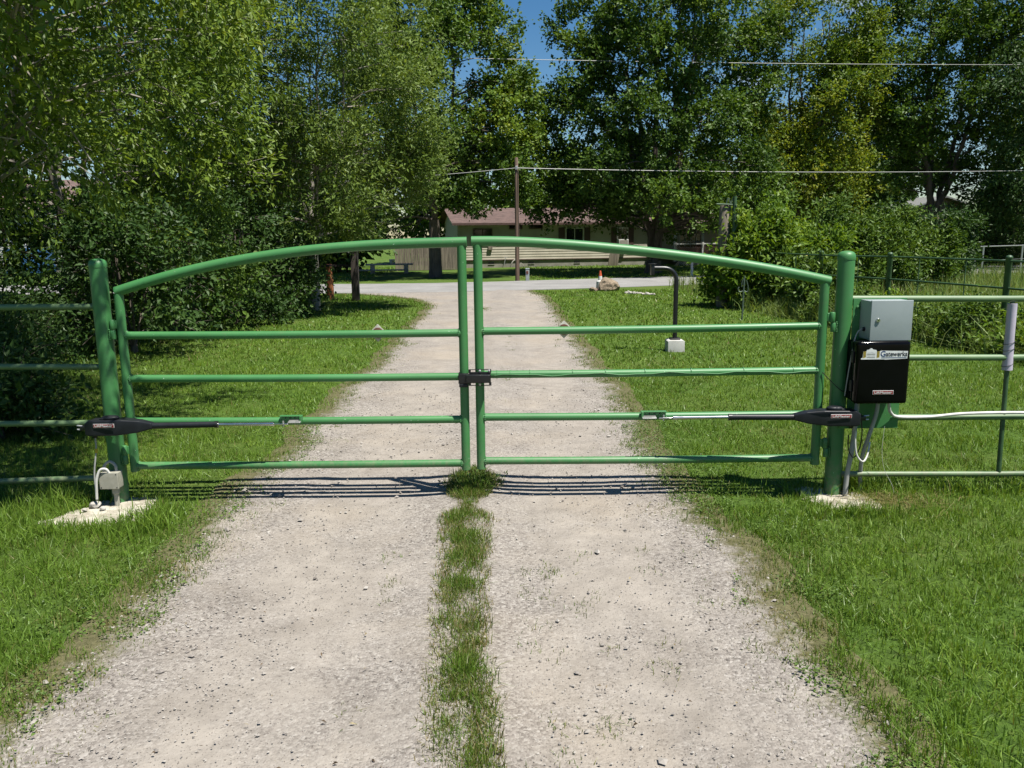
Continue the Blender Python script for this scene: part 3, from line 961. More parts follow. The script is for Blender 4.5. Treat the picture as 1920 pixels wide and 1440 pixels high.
cable('conduit', 'grey conduit pipe rising beside the right gate post', [(2.262, 5.30, -0.05), (2.268, 5.30, 0.15), (2.285, 5.29, 0.34), (2.292, 5.285, 0.46), (2.294, 5.28, 0.58), (2.30, 5.28, 0.72)], 0.0165, 'grey_pvc', 'conduit')
cable('conduit', 'bent grey conduit dropping from under the black control box into the grass', [(2.43, 5.27, 0.72), (2.425, 5.27, 0.60), (2.395, 5.29, 0.44), (2.376, 5.33, 0.28), (2.395, 5.38, 0.12), (2.42, 5.41, -0.04)], 0.0135, 'grey_pvc', 'conduit')
cable('cable', 'light grey cable looping low between the opener and the bent conduit', [(2.272, 5.21, 0.49), (2.270, 5.21, 0.42), (2.283, 5.20, 0.33), (2.325, 5.20, 0.285), (2.365, 5.23, 0.32), (2.395, 5.27, 0.40)], 0.006, 'white_cable')
cable('cable', 'thin black cable hanging behind the grey conduit at the right post', [(2.235, 5.24, 0.46), (2.245, 5.25, 0.36), (2.283, 5.25, 0.30), (2.318, 5.25, 0.36), (2.325, 5.24, 0.46), (2.31, 5.24, 0.60)], 0.0042, 'black_cable')
cable('cable', 'grey cable from the grey lock box down beside the black box', [(2.283, 5.245, 1.165), (2.255, 5.24, 1.150), (2.234, 5.235, 1.10), (2.220, 5.235, 1.0), (2.205, 5.24, 0.85), (2.202, 5.26, 0.72)], 0.0042, 'grey_pvc')
cable('cable', 'thin black wire from the gate rail to the black control box', [(2.07, 5.325, 0.868), (2.12, 5.31, 0.815), (2.17, 5.29, 0.765), (2.215, 5.28, 0.735), (2.245, 5.27, 0.725)], 0.003, 'black_cable')
cable('conduit', 'pale conduit running along the pipe fence rail to the right', [(2.50, 5.27, 0.72), (2.505, 5.27, 0.65), (2.53, 5.29, 0.595), (2.60, 5.32, 0.560), (2.80, 5.325, 0.556), (3.02, 5.325, 0.575), (3.30, 5.325, 0.580), (3.7, 5.325, 0.575), (4.4, 5.325, 0.575)], 0.0105, 'white_cable', 'conduit', 60)
cable('twine', 'thin pale string hanging from the mounting plate to the grass', [(2.50, 5.30, 0.50), (2.495, 5.30, 0.33), (2.52, 5.30, 0.20), (2.58, 5.30, 0.09), (2.60, 5.30, 0.02)], 0.0012, 'white_cable', 'string')
cable('cable', 'grey cable dropping from the left opener with a yellow connector', [(-2.752, 5.20, 0.50), (-2.755, 5.20, 0.42), (-2.775, 5.19, 0.28), (-2.775, 5.18, 0.17), (-2.768, 5.17, 0.09)], 0.0055, 'grey_pvc')
tag(MB().tube([(-2.754, 5.20, 0.43), (-2.756, 5.20, 0.40)], 0.010, 8).build('connector', 'yellow_plastic', None, (-2.756, 5.2, 0.40)), 'small yellow wire connector on the left opener cable', 'connector')
cable('cable', 'white cable bending into the beige junction box on the left', [(-2.768, 5.17, 0.09), (-2.765, 5.17, 0.14), (-2.757, 5.17, 0.22), (-2.735, 5.18, 0.285), (-2.70, 5.19, 0.29), (-2.685, 5.20, 0.262)], 0.0085, 'white_cable')
cable('cable', 'grey looped cable on top of the beige junction box', [(-2.74, 5.24, 0.262), (-2.735, 5.25, 0.30), (-2.70, 5.25, 0.325), (-2.665, 5.25, 0.30), (-2.66, 5.25, 0.255)], 0.010, 'grey_pvc')

jb = thing('junction_box', 'small beige junction box at the foot of the left post', 'junction box', (-2.68, 5.22, 0), 0)
MB().box((-2.690, 5.235, 0.207), (0.122, 0.066, 0.108), None, 0.004).build('case', 'pvc_beige', jb)
lid = MB().box((-2.690, 5.197, 0.207), (0.127, 0.012, 0.113), None, 0.004).build('lid', 'pvc_beige', jb)
for sx in (-1, 1):
    for sz in (-1, 1):
        MB().lathe((-2.690 + sx * 0.052, 5.192, 0.207 + sz * 0.045), [(0.004, 0), (0.004, 0.002), (0.002, 0.003)], 8, axis='Y').build('screw', 'black_steel', lid)
MB().lathe((-2.668, 5.235, 0), [(0.0165, -0.06), (0.0165, 0.105), (0.024, 0.112), (0.025, 0.153)], 16).build('conduit', 'pvc_beige', jb)


# ------------------------------------------------------------------ concrete footings
def footing(label, pts, top, seed):
    r_ = random.Random(seed)
    P = []
    n = len(pts)
    for i in range(n):
        a, b2 = Vector(pts[i]), Vector(pts[(i + 1) % n])
        for k in range(5):
            q = a.lerp(b2, k / 5)
            P.append((q.x + r_.uniform(-.03, .03), q.y + r_.uniform(-.03, .03)))
    c = Vector((sum(p[0] for p in P) / len(P), sum(p[1] for p in P) / len(P)))
    m_ = MB()
    rings = []
    for (k, z) in ((1.0, -0.05), (1.0, top * 0.45), (0.94, top * 0.85), (0.7, top), (0.35, top * 1.1), (0.03, top * 1.12)):
        rings.append([(c.x + (p[0] - c.x) * k, c.y + (p[1] - c.y) * k, z + (r_.uniform(-.004, .004) if z > 0 else 0)) for p in P])
    vs_ = [p for rg in rings for p in rg]
    N = len(P)
    fs_ = [(j * N + i, j * N + (i + 1) % N, (j + 1) * N + (i + 1) % N, (j + 1) * N + i) for j in range(len(rings) - 1) for i in range(N)]
    fs_.append(tuple((len(rings) - 1) * N + i for i in range(N)))
    m_.add(vs_, fs_, True)
    return tag(m_.build('concrete_footing', 'concrete', None, (c.x, c.y, 0)), label, 'footing', 'concrete footings of the gate posts')


FOOT_L = [(-3.04, 4.93), (-2.90, 5.22), (-2.78, 5.46), (-2.46, 5.44), (-2.36, 5.15), (-2.46, 4.90), (-2.74, 4.81)]
FOOT_R = [(1.93, 5.46), (2.06, 5.55), (2.36, 5.44), (2.46, 5.16), (2.34, 4.99), (2.08, 5.02), (1.98, 5.22)]
footing('wide pale concrete footing under the left post and junction box', FOOT_L, 0.020, 1)
footing('small rough concrete footing around the right gate post', FOOT_R, 0.017, 2)
for k, (x, y, r) in enumerate(((-2.80, 5.20, 0.040), (-2.72, 5.14, 0.022), (-2.83, 5.12, 0.018))):
    bm = bmesh.new()
    bmesh.ops.create_icosphere(bm, subdivisions=2, radius=r)
    rr = random.Random(k)
    for w in bm.verts:
        w.co *= rr.uniform(0.75, 1.15)
        w.co.z *= 0.6
        w.co += Vector((x, y, 0.028 + r * 0.4))
    o = MB().from_bm(bm, True).build('stone', 'pale_stone', None, (x, y, 0.02))
    tag(o, ['largest stone lying by the junction box cables', 'small stone on the footing in front of the junction box', 'smallest stone left on the concrete footing'][k], 'stone', 'stones on the left footing')

# ------------------------------------------------------------------ near pipe fence panels
pf = thing('pipe_fence', 'weathered green pipe fence panel right of the control boxes', 'fence', (2.25, 5.36, 0), 0, 'pipe fences')
for z0, z1, x0 in ((1.353, 1.340, 2.245), (0.956, 0.948, 2.60), (0.546, 0.543, 2.60), (0.152, 0.140, 2.245)):
    MB().tube([(x0, 5.365, z0), (3.3, 5.365, z0 + (z1 - z0) * 0.9), (5.6, 5.365, z1)], 0.0215 if z0 > 0.2 else 0.0185, 16).build('rail', 'old_green_paint', pf)
MB().tube([(3.318, 5.366, 1.33), (3.338, 5.366, 0.14)], 0.0155, 14).build('upright', 'dark_green_paint', pf)
MB().tube([(5.2, 5.366, 1.36), (5.2, 5.366, -0.1)], 0.03, 14).build('post', 'dark_green_paint', pf)
slv = thing('pipe_sleeve', 'pale lilac paper sleeve wrapped round the fence upright', 'sleeve', (3.328, 5.366, 0.85), 0)
MB().tube([(3.3185, 5.366, 1.310), (3.3215, 5.366, 1.10), (3.326, 5.366, 0.865)], [0.030, 0.029, 0.033], 18).build('sleeve_tube', 'sleeve_paper', slv)
for zz in (1.05, 1.005, 0.90):
    MB().tube([(3.3225 + 0.034 * math.cos(a), 5.366 + 0.034 * math.sin(a), zz + 0.012 * math.cos(a)) for a in np.linspace(0, 2 * math.pi, 20)], 0.0018, 6).build('tie_wire', 'black_cable', slv)

pf = thing('pipe_fence', 'shaded green pipe fence panel left of the left gate post', 'fence', (-2.75, 5.36, 0), 0, 'pipe fences')
for z0, z1 in ((1.353, 1.355), (0.950, 0.960), (0.567, 0.566), (0.181, 0.160)):
    MB().tube([(-2.745, 5.365, z0), (-3.6, 5.365, z0 + (z1 - z0)), (-5.8, 5.365, z1 - 0.01)], 0.0205, 16).build('rail', 'old_green_paint', pf)
MB().tube([(-5.2, 5.366, 1.37), (-5.2, 5.366, -0.1)], 0.03, 14).build('post', 'dark_green_paint', pf)

# ------------------------------------------------------------------ long pipe fence along the right side
lf = thing('pipe_fence', 'long dark green pipe fence receding along the field edge', 'fence', (7.5, 12.4, 0), 0, 'pipe fences')
FL = lambda y: 7.54 - 0.188 * (y - 12.38)
for y in (9.6, 12.38, 15.15, 17.4, 19.6):
    MB().lathe((FL(y), y, 0), [(0.047, -0.2), (0.047, 1.385), (0.050, 1.39), (0.050, 1.405), (0.038, 1.425), (0.01, 1.435)], 14).build('post', 'dark_green_paint', lf)
for z in (1.345, 0.935, 0.47):
    MB().tube([(FL(y), y - 0.0, z + 0.01 * math.sin(y)) for y in (8.5, 11, 13, 15, 17, 18.5, 19.8)], 0.017, 10).build('rail', 'dark_green_paint', lf)
for y in (10.2, 10.9, 11.6, 13.25, 14.35, 16.1, 18.4):
    MB().tube([(FL(y), y, 0.05), (FL(y), y, 1.34)], 0.0095, 8).build('upright', 'dark_green_paint', lf)

# ------------------------------------------------------------------ keypad pedestal, stake, boulder, cone
kp = thing('keypad_pedestal', 'black gooseneck keypad post on a white concrete block', 'pedestal', (2.546, 12.56, 0), 0)
blk = MB()
blk.prism([(2.416, -0.05), (2.680, -0.05), (2.678, 0.165), (2.655, 0.182), (2.440, 0.182), (2.418, 0.165)], 12.43, 12.69, 0.008)
blk.build('base_block', 'white_concrete', kp)
MB().box((2.546, 12.56, 0.198), (0.15, 0.15, 0.022), None, 0.005).build('base_plate', 'black_steel', kp)
neck = [(2.546, 12.56, 0.2), (2.546, 12.56, 0.7), (2.548, 12.56, 1.08)]
for a in np.linspace(0, math.pi / 2, 9):
    neck.append((2.548 - 0.20 * (1 - math.cos(a)), 12.56, 1.10 + 0.185 * math.sin(a)))
neck.append((2.20, 12.56, 1.287))
MB().tube(neck, 0.036, 16).build('gooseneck', 'black_steel', kp)
hd = MB().box((2.176, 12.56, 1.262), (0.05, 0.13, 0.165), None, 0.008).build('keypad_box', 'black_steel', kp)
MB().box((2.170, 12.56, 1.352), (0.10, 0.15, 0.008), None, 0.002).build('hood', 'black_steel', hd)

ss = thing('garden_stake', 'thin steel stake with bent wire hooks on the lawn', 'stake', (4.88, 17.1, 0), 0)
MB().tube([(4.878, 17.1, -0.05), (4.886, 17.1, 0.45), (4.897, 17.1, 0.93)], 0.017, 8).build('shaft', 'stake_steel', ss)
for pts in ([(4.895, 17.1, 0.62), (4.80, 17.1, 0.60), (4.77, 17.1, 0.66), (4.80, 17.1, 0.70)], [(4.895, 17.1, 0.62), (4.97, 17.1, 0.60), (4.98, 17.1, 0.70), (4.94, 17.1, 0.84)], [(4.897, 17.1, 0.9), (4.85, 17.1, 0.80), (4.845, 17.1, 0.70)]):
    MB().tube(spline(pts, 14), 0.009, 6).build('wire_hook', 'stake_steel', ss)
for z in (0.2, 0.3, 0.4, 0.5):
    MB().box((4.905, 17.1, z), (0.02, 0.012, 0.02)).build('stud', 'stake_steel', ss)


def rock(name, label, cat, c, size, mat, seed, group=None, sub=3, rough_=0.35):
    bm = bmesh.new()
    bmesh.ops.create_icosphere(bm, subdivisions=sub, radius=1.0)
    r_ = random.Random(seed)
    ax = [Vector((r_.uniform(-1, 1), r_.uniform(-1, 1), r_.uniform(-1, 1))).normalized() for _ in range(16)]
    off = [r_.uniform(0.55, 0.95) for _ in ax]
    for w in bm.verts:
        d = w.co.normalized()
        k = 1.0
        for a, o_ in zip(ax, off):
            dp = d.dot(a)
            if dp > 0.05:
                k = min(k, o_ / dp)
        k *= 1 + rough_ * 0.35 * (r_.random() - 0.5)
        w.co = Vector((d.x * k * size[0] + c[0], d.y * k * size[1] + c[1], d.z * k * size[2] + c[2]))
    o = MB().from_bm(bm, False).build(name, mat, None, (c[0], c[1], 0))
    return tag(o, label, cat, group)


rock('boulder', 'rough tan boulder beside the road cone', 'boulder', (3.22, 27.0, 0.14), (0.39, 0.32, 0.31), 'boulder_stone', 3)
rock('stone', 'small flat stone at the foot of the tan boulder', 'stone', (2.72, 26.8, 0.05), (0.16, 0.14, 0.09), 'boulder_stone', 4)
cn = thing('traffic_cone', 'small white and orange road cone behind the boulder', 'cone', (2.98, 27.2, 0), 0)
MB().lathe((2.98, 27.2, 0), [(0.14, 0.02), (0.13, 0.30), (0.075, 0.34), (0.055, 0.48)], 14).build('cone_sleeve', 'white_trim', cn)
MB().lathe((2.98, 27.2, 0), [(0.056, 0.48), (0.03, 0.64), (0.018, 0.65)], 14).build('cone_top', 'cone_orange', cn)
MB().box((2.98, 27.2, 0.015), (0.34, 0.34, 0.03), None, 0.008).build('cone_base', 'cone_orange', cn)
sr = random.Random(9)
nm = ['palest', 'flattest', 'largest', 'darkest', 'roundest', 'smallest', 'longest', 'narrowest', 'broadest', 'roughest', 'lowest']
for k in range(11):
    q = k / 10
    rock('stone', nm[k] + ' stone in the little pile right of the boulder', 'stone', (3.62 + 0.75 * q + sr.uniform(-.06, .06), 25.6 - 1.0 * q + sr.uniform(-.25, .25), 0.03), (sr.uniform(.06, .12), sr.uniform(.06, .12), sr.uniform(.04, .08)), 'pale_stone', 20 + k, 'little stone pile on the verge', 2)

# ------------------------------------------------------------------ posts by the road on the left
mp_ = thing('mailbox_post', 'dark timber mailbox post under the left trees', 'post', (-4.56, 23.7, 0), 0)
MB().box((-4.52, 23.7, 0.72), (0.20, 0.20, 1.5), None, 0.01).build('timber', 'dark_wood', mp_)
mbx = MB()
arc = [(-0.1, -0.09), (0.1, -0.09)] + [(0.1 * math.cos(a), 0.04 + 0.1 * math.sin(a)) for a in np.linspace(0, math.pi, 9)]
mbx.prism([(-4.62 + x, 1.44 + z) for x, z in arc], 23.42, 23.9, 0.004)
mbo = mbx.build('mailbox', 'black_steel', mp_)
MB().box((-4.62, 23.415, 1.40), (0.05, 0.02, 0.03), None, 0.004).build('pull', 'galvanised', mbo)
MB().box((-5.05, 23.72, 1.02), (1.0, 0.06, 0.06), None, 0.006).build('crossbar', 'dark_wood', mp_)
op = thing('clay_post', 'orange clay coloured post in the shrubs on the left', 'post', (-5.42, 24.4, 0), 0)
MB().lathe((-5.42, 24.4, 0), [(0.115, -0.1), (0.11, 0.4), (0.10, 0.80), (0.10, 0.96)], 14).build('shaft', 'orange_clay', op)
MB().lathe((-5.42, 24.4, 0), [(0.118, 0.96), (0.118, 1.01), (0.07, 1.05)], 14).build('cap', 'orange_clay', op)

# ------------------------------------------------------------------ utility pole, wires, cable pedestal
up_ = thing('utility_pole', 'brown wooden utility pole at the far road edge', 'utility pole', (0.27, 33.6, 0), 0)
MB().lathe((0.27, 33.6, 0), [(0.092, -0.3), (0.086, 1.5), (0.076, 3.6), (0.068, 4.90), (0.045, 4.93)], 14).build('pole_shaft', 'pole_wood', up_)
MB().box((0.27, 33.51, 4.52), (0.10, 0.06, 0.14), None, 0.01).build('wire_clamp', 'galvanised', up_)
MB().tube([(0.33, 33.55, 0.1), (0.325, 33.53, 2.0), (0.31, 33.53, 4.4)], 0.012, 6).build('ground_wire', 'black_cable', up_)


def wire(label, a, b2, sag, r):
    pts = []
    for q in np.linspace(0, 1, 41):
        p = Vector(a).lerp(Vector(b2), q)
        p.z -= sag * 4 * q * (1 - q)
        pts.append(p)
    return tag(MB().tube(pts, r, 6).build('overhead_wire', 'wire_grey', None, a), label, 'wire')


wire('pale overhead wire from the utility pole across to the right', (0.30, 33.5, 4.51), (42.0, 41.5, 5.15), 0.35, 0.015)
wire('overhead wire from the utility pole away to the left', (0.24, 33.5, 4.51), (-30.0, 31.5, 4.7), 0.75, 0.012)
wire('upper overhead wire crossing high in front of the maples', (-32.0, 31.5, 9.6), (42.0, 41.5, 9.75), 0.55, 0.012)

cp_ = thing('cable_pedestal', 'pale green cable pedestal beside the utility pole', 'pedestal', (0.68, 33.5, 0), 0)
MB().box((0.68, 33.5, 0.24), (0.15, 0.15, 0.50), None, 0.012).build('housing', 'pedestal_grey', cp_)
MB().box((0.68, 33.5, 0.505), (0.17, 0.17, 0.05), None, 0.012).build('cap', 'pedestal_grey', cp_)
MB().box((0.675, 33.418, 0.36), (0.09, 0.012, 0.12), None, 0.003).build('label_plate', 'reflector_rim', cp_)

wm = thing('mailbox_post', 'white post with curved bracket across the road', 'post', (7.95, 35.9, 0), 0)
MB().box((7.95, 35.9, 0.45), (0.10, 0.10, 1.1), None, 0.01).build('timber', 'white_trim', wm)
MB().tube(spline([(7.95, 35.88, 0.80), (7.86, 35.88, 0.92), (7.72, 35.88, 1.0)], 12), 0.035, 8).build('bracket', 'white_trim', wm)

# ------------------------------------------------------------------ bench under the left maple
bn = thing('stone_bench', 'low weathered bench in deep shade left of the maple', 'bench', (-6.2, 41.8, 0), 0.12)
ORIGIN[bn] = Vector((0, 0, 0))
MB().box((0, 0, 0.48), (2.4, 0.42, 0.08), None, 0.02).build('seat', 'pale_stone', bn)
for sx in (-0.85, 0.85):
    MB().box((sx, 0, 0.22), (0.22, 0.36, 0.44), None, 0.015).build('support', 'pale_stone', bn)
MB().box((-0.5, -0.55, 0.22), (2.6, 0.30, 0.06), None, 0.02).build('foot_board', 'pale_stone', bn)
bk = MB().lathe((-6.05, 41.75, 0), [(0.10, 0.525), (0.13, 0.60), (0.15, 0.72), (0.13, 0.74)], 14).build('flower_pot', 'white_concrete', None, (-6.05, 41.75, 0.52))
tag(bk, 'small pale pot standing on the shaded bench', 'pot')

# ------------------------------------------------------------------ the long house across the road
HR = math.atan(0.2)
hs = thing('house', 'long cream sided single storey house with reddish brown roof', 'house', (-3.1, 48.7, 0), HR, None, True)
LEN, DEP = 17.6, 7.2
MB().box((LEN / 2, DEP / 2, 0.18), (LEN, DEP, 0.60)).build('foundation', 'foundation_block', hs)
sd = MB()


def lap_wall(m_, x0, x1, y, z0, z1, ex=0.155, depth=0.022):
    z = z0
    while z < z1 - 1e-6:
        zt = min(z + ex, z1)
        m_.add([(x0, y - depth, z), (x1, y - depth, z), (x1, y - 0.002, zt), (x0, y - 0.002, zt), (x0, y, z), (x1, y, z)],
               [(0, 1, 2, 3), (4, 5, 1, 0)])
        z = zt


# the openings in the front wall: (x0, x1, z0, z1)
OPEN = [(0.88, 2.05, 1.30, 2.31), (3.07, 3.88, 2.26, 2.53), (4.31, 5.13, 2.27, 2.53), (6.55, 7.70, 1.35, 2.31), (9.83, 10.52, 1.27, 2.30), (13.9, 15.4, 1.0, 2.25)]
xs = sorted({-0.03, LEN + 0.03, *[o_[0] for o_ in OPEN], *[o_[1] for o_ in OPEN]})
for xa, xb in zip(xs[:-1], xs[1:]):
    hit = [o_ for o_ in OPEN if o_[0] <= xa + 1e-6 and o_[1] >= xb - 1e-6]
    if hit:
        lap_wall(sd, xa, xb, -0.03, 0.47, hit[0][2])
        lap_wall(sd, xa, xb, -0.03, hit[0][3], 2.60)
    else:
        lap_wall(sd, xa, xb, -0.03, 0.47, 2.60)
sd.build('siding', 'siding', hs)
wl = MB()
wl.box((LEN / 2, DEP / 2 + 0.15, 1.53), (LEN, DEP - 0.28, 2.12))
for xe in (-0.001, LEN + 0.001):
    wl.add([(xe, -0.02, 0.47), (xe, DEP, 0.47), (xe, DEP, 2.6), (xe, DEP / 2, 3.6), (xe, -0.02, 2.6)], [(0, 1, 2, 3, 4)])
wl.build('wall', 'siding', hs)
MB().box((LEN / 2, -0.058, 0.455), (LEN + 0.06, 0.03, 0.05)).build('skirt_trim', 'shutter_brown', hs)
rf2 = MB()
z_e, z_r = 2.60, 3.62
for sgn, y0 in ((1, -0.45), (-1, DEP + 0.45)):
    n_c = 14
    for k in range(n_c):
        ya = y0 + (DEP / 2 - y0) * k / n_c
        yb = y0 + (DEP / 2 - y0) * (k + 1) / n_c
        za = z_e + (z_r - z_e) * k / n_c + 0.02
        zb = z_e + (z_r - z_e) * (k + 1) / n_c
        rf2.add([(-0.4, ya, za), (LEN + 0.4, ya, za), (LEN + 0.4, yb, zb), (-0.4, yb, zb), (-0.4, ya, za - 0.02), (LEN + 0.4, ya, za - 0.02)], [(0, 1, 2, 3), (4, 5, 1, 0)] if sgn > 0 else [(3, 2, 1, 0), (0, 1, 5, 4)])
roof = rf2.build('roof', 'shingle', hs)
MB().box((LEN / 2, -0.46, 2.565), (LEN + 0.8, 0.03, 0.13)).build('fascia', 'shutter_brown', hs)
MB().box((LEN / 2, -0.24, 2.575), (LEN + 0.6, 0.40, 0.03)).build('soffit', 'white_trim', hs)
for k, o_ in enumerate(OPEN):
    x0, x1, z0, z1 = o_
    w = MB()
    t_ = 0.055
    w.box(((x0 + x1) / 2, -0.06, z1 - t_ / 2), (x1 - x0, 0.06, t_))
    w.box(((x0 + x1) / 2, -0.06, z0 + t_ / 2), (x1 - x0, 0.06, t_))
    w.box((x0 + t_ / 2, -0.06, (z0 + z1) / 2), (t_, 0.06, z1 - z0 - 2 * t_))
    w.box((x1 - t_ / 2, -0.06, (z0 + z1) / 2), (t_, 0.06, z1 - z0 - 2 * t_))
    if z1 - z0 > 0.5:
        w.box(((x0 + x1) / 2, -0.055, (z0 + z1) / 2), (0.04, 0.045, z1 - z0 - 2 * t_))
    if k == 5:
        for q in (0.25, 0.75):
            w.box((x0 + (x1 - x0) * q, -0.055, (z0 + z1) / 2), (0.03, 0.04, z1 - z0 - 2 * t_))
        for q in (0.33, 0.66):
            w.box(((x0 + x1) / 2, -0.053, z0 + (z1 - z0) * q), (x1 - x0 - 2 * t_, 0.036, 0.03))
    wo = w.build('window', 'shutter_brown' if k in (1, 2, 0) else 'white_trim', hs)
    MB().box(((x0 + x1) / 2, -0.02, (z0 + z1) / 2), (x1 - x0 - 0.02, 0.012, z1 - z0 - 0.02)).build('pane', 'window_glass', wo)
for (x0, x1, z0, z1) in ((6.12, 6.50, 1.33, 2.33), (7.75, 8.11, 1.33, 2.33), (9.45, 9.78, 1.25, 2.32), (10.57, 10.9, 1.25, 2.32)):
    s_ = MB()
    s_.box(((x0 + x1) / 2, -0.07, (z0 + z1) / 2), (x1 - x0, 0.03, z1 - z0), None, 0.004)
    for q in range(9):
        s_.box(((x0 + x1) / 2, -0.088, z0 + 0.09 + q * (z1 - z0 - 0.18) / 8), (x1 - x0 - 0.08, 0.012, 0.05))
    s_.build('shutter', 'shutter_brown', hs)
ac = MB().box((10.16, -0.18, 1.41), (0.60, 0.40, 0.36), None, 0.012).build('air_conditioner', 'white_trim', hs)
MB().box((10.16, -0.385, 1.41), (0.5, 0.012, 0.26)).build('grille', 'foundation_block', ac)
for x in (1.97, 4.42, 7.3):
    v_ = MB()
    v_.box((x, -0.012, 0.27), (0.34, 0.03, 0.14))
    vo_ = v_.build('foundation_vent', 'black_steel', hs)
    fr_ = MB()
    fr_.box((x, -0.02, 0.352), (0.40, 0.03, 0.025))
    fr_.box((x, -0.02, 0.188), (0.40, 0.03, 0.025))
    fr_.build('vent_frame', 'pale_stone', vo_)
MB().box((1.90, -0.11, 1.15), (0.26, 0.12, 0.20), None, 0.01).build('meter_box', 'grey_wood', hs)
MB().tube([(2.70, -0.2, 0.10), (2.76, -0.18, 0.35), (2.83, -0.12, 0.58)], 0.02, 8).build('standpipe', 'galvanised', hs)
MB().box((2.83, -0.12, 0.60), (0.22, 0.03, 0.03)).build('tap_handle', 'galvanised', hs)
fc = MB()
fc.tube(spline([(3.15, -0.15, 0.0), (3.2, -0.18, 0.25), (3.35, -0.2, 0.42), (3.5, -0.2, 0.40)], 14), 0.045, 8)
fc.tube(spline([(3.65, -0.2, 0.05), (3.75, -0.2, 0.25), (3.92, -0.2, 0.08)], 14), 0.02, 6)
fc.build('gas_riser', 'pale_stone', hs)
bd_ = tag(MB().box((6.30, 50.05, 0.42), (0.62, 0.05, 0.95), Matrix.Rotation(0.16, 4, 'Y') @ Matrix.Rotation(0.2, 4, 'Z'), 0.006).build('board', 'grey_wood', None, (6.3, 50.05, 0)), 'brown board leaning against the house foundation', 'board')
# porch at the right end
pr = MB()
pr.box((14.9, -1.2, 0.40), (4.6, 2.2, 0.10))
porch = pr.build('porch_deck', 'grey_wood', hs)
for x in (12.75, 14.50, 16.9):
    MB().box((x, -2.2, 1.4), (0.12, 0.12, 2.3)).build('porch_post', 'white_trim', porch)
MB().box((14.9, -2.2, 1.285), (4.5, 0.10, 0.07)).build('porch_rail', 'white_trim', porch)
lt = MB()
for k in range(44):
    x = 12.7 + k * 0.13
    for dz in (1, -1):
        xa, xb = x, x + dz * 0.62
        if min(xa, xb) < 12.7 or max(xa, xb) > 17.1:
            continue
        lt.add([(xa, -2.2 + 0.006 * dz, 0.60), (xa + 0.035, -2.2 + 0.006 * dz, 0.60), (xb + 0.035, -2.2 + 0.006 * dz, 1.22), (xb, -2.2 + 0.006 * dz, 1.22)], [(0, 1, 2, 3)])
tag(lt.build('lattice', 'lattice_red', porch))
lt2 = MB()
for k in range(44):
    x = 12.7 + k * 0.13
    for dz in (1, -1):
        xa, xb = x, x + dz * 0.42
        if min(xa, xb) < 12.7 or max(xa, xb) > 17.1:
            continue
        lt2.add([(xa, -2.26 + 0.006 * dz, 0.0), (xa + 0.03, -2.26 + 0.006 * dz, 0.0), (xb + 0.03, -2.26 + 0.006 * dz, 0.38), (xb, -2.26 + 0.006 * dz, 0.38)], [(0, 1, 2, 3)])
lt2.build('lattice', 'white_trim', porch)
pr2 = MB()
pr2.add([(12.4, -2.6, 2.44), (17.3, -2.6, 2.44), (17.3, -0.3, 2.80), (12.4, -0.3, 2.80), (12.4, -2.6, 2.36), (17.3, -2.6, 2.36), (17.3, -0.3, 2.72), (12.4, -0.3, 2.72)], [(0, 1, 2, 3), (7, 6, 5, 4), (4, 5, 1, 0), (5, 6, 2, 1), (7, 4, 0, 3)])
pr2.build('porch_roof', 'shingle', porch)
MB().box((16.2, -1.9, 0.95), (0.55, 0.5, 1.0), None, 0.02).build('porch_cabinet', 'white_trim', porch)

# timber privacy fence left of the house
pfn = thing('wooden_fence', 'weathered picket privacy fence left of the house', 'fence', (-6.35, 45.5, 0), 0.18, None, True)
for k in range(25):
    x = k * 0.145
    zt = 1.78 + random.uniform(-.02, .03)
    MB().box((x, random.uniform(-.01, .01), zt / 2 + 0.02), (0.135, 0.022, zt)).build('picket', 'grey_wood', pfn)
for z in (0.4, 1.4):
    MB().box((1.75, 0.035, z), (3.6, 0.04, 0.09)).build('stringer', 'grey_wood', pfn)

# small pavilion, barn, left house far behind
pv = thing('pavilion', 'small pavilion roof showing behind the right bushes', 'pavilion', (17.3, 50.5, 0), 0.2, None, True)
rfp = MB()
rfp.add([(-1.7, -1.7, 2.45), (1.7, -1.7, 2.45), (1.7, 1.7, 2.45), (-1.7, 1.7, 2.45), (0, 0, 3.25), (-1.7, -1.7, 2.38), (1.7, -1.7, 2.38), (1.7, 1.7, 2.38), (-1.7, 1.7, 2.38)],
        [(0, 1, 4), (1, 2, 4), (2, 3, 4), (3, 0, 4), (8, 7, 6, 5), (5, 6, 1, 0), (6, 7, 2, 1), (7, 8, 3, 2), (8, 5, 0, 3)])
rfp.build('roof', 'shingle', pv)
for sx in (-1.45, 1.45):
    for sy in (-1.45, 1.45):
        MB().box((sx, sy, 1.2), (0.12, 0.12, 2.4)).build('post', 'white_trim', pv)

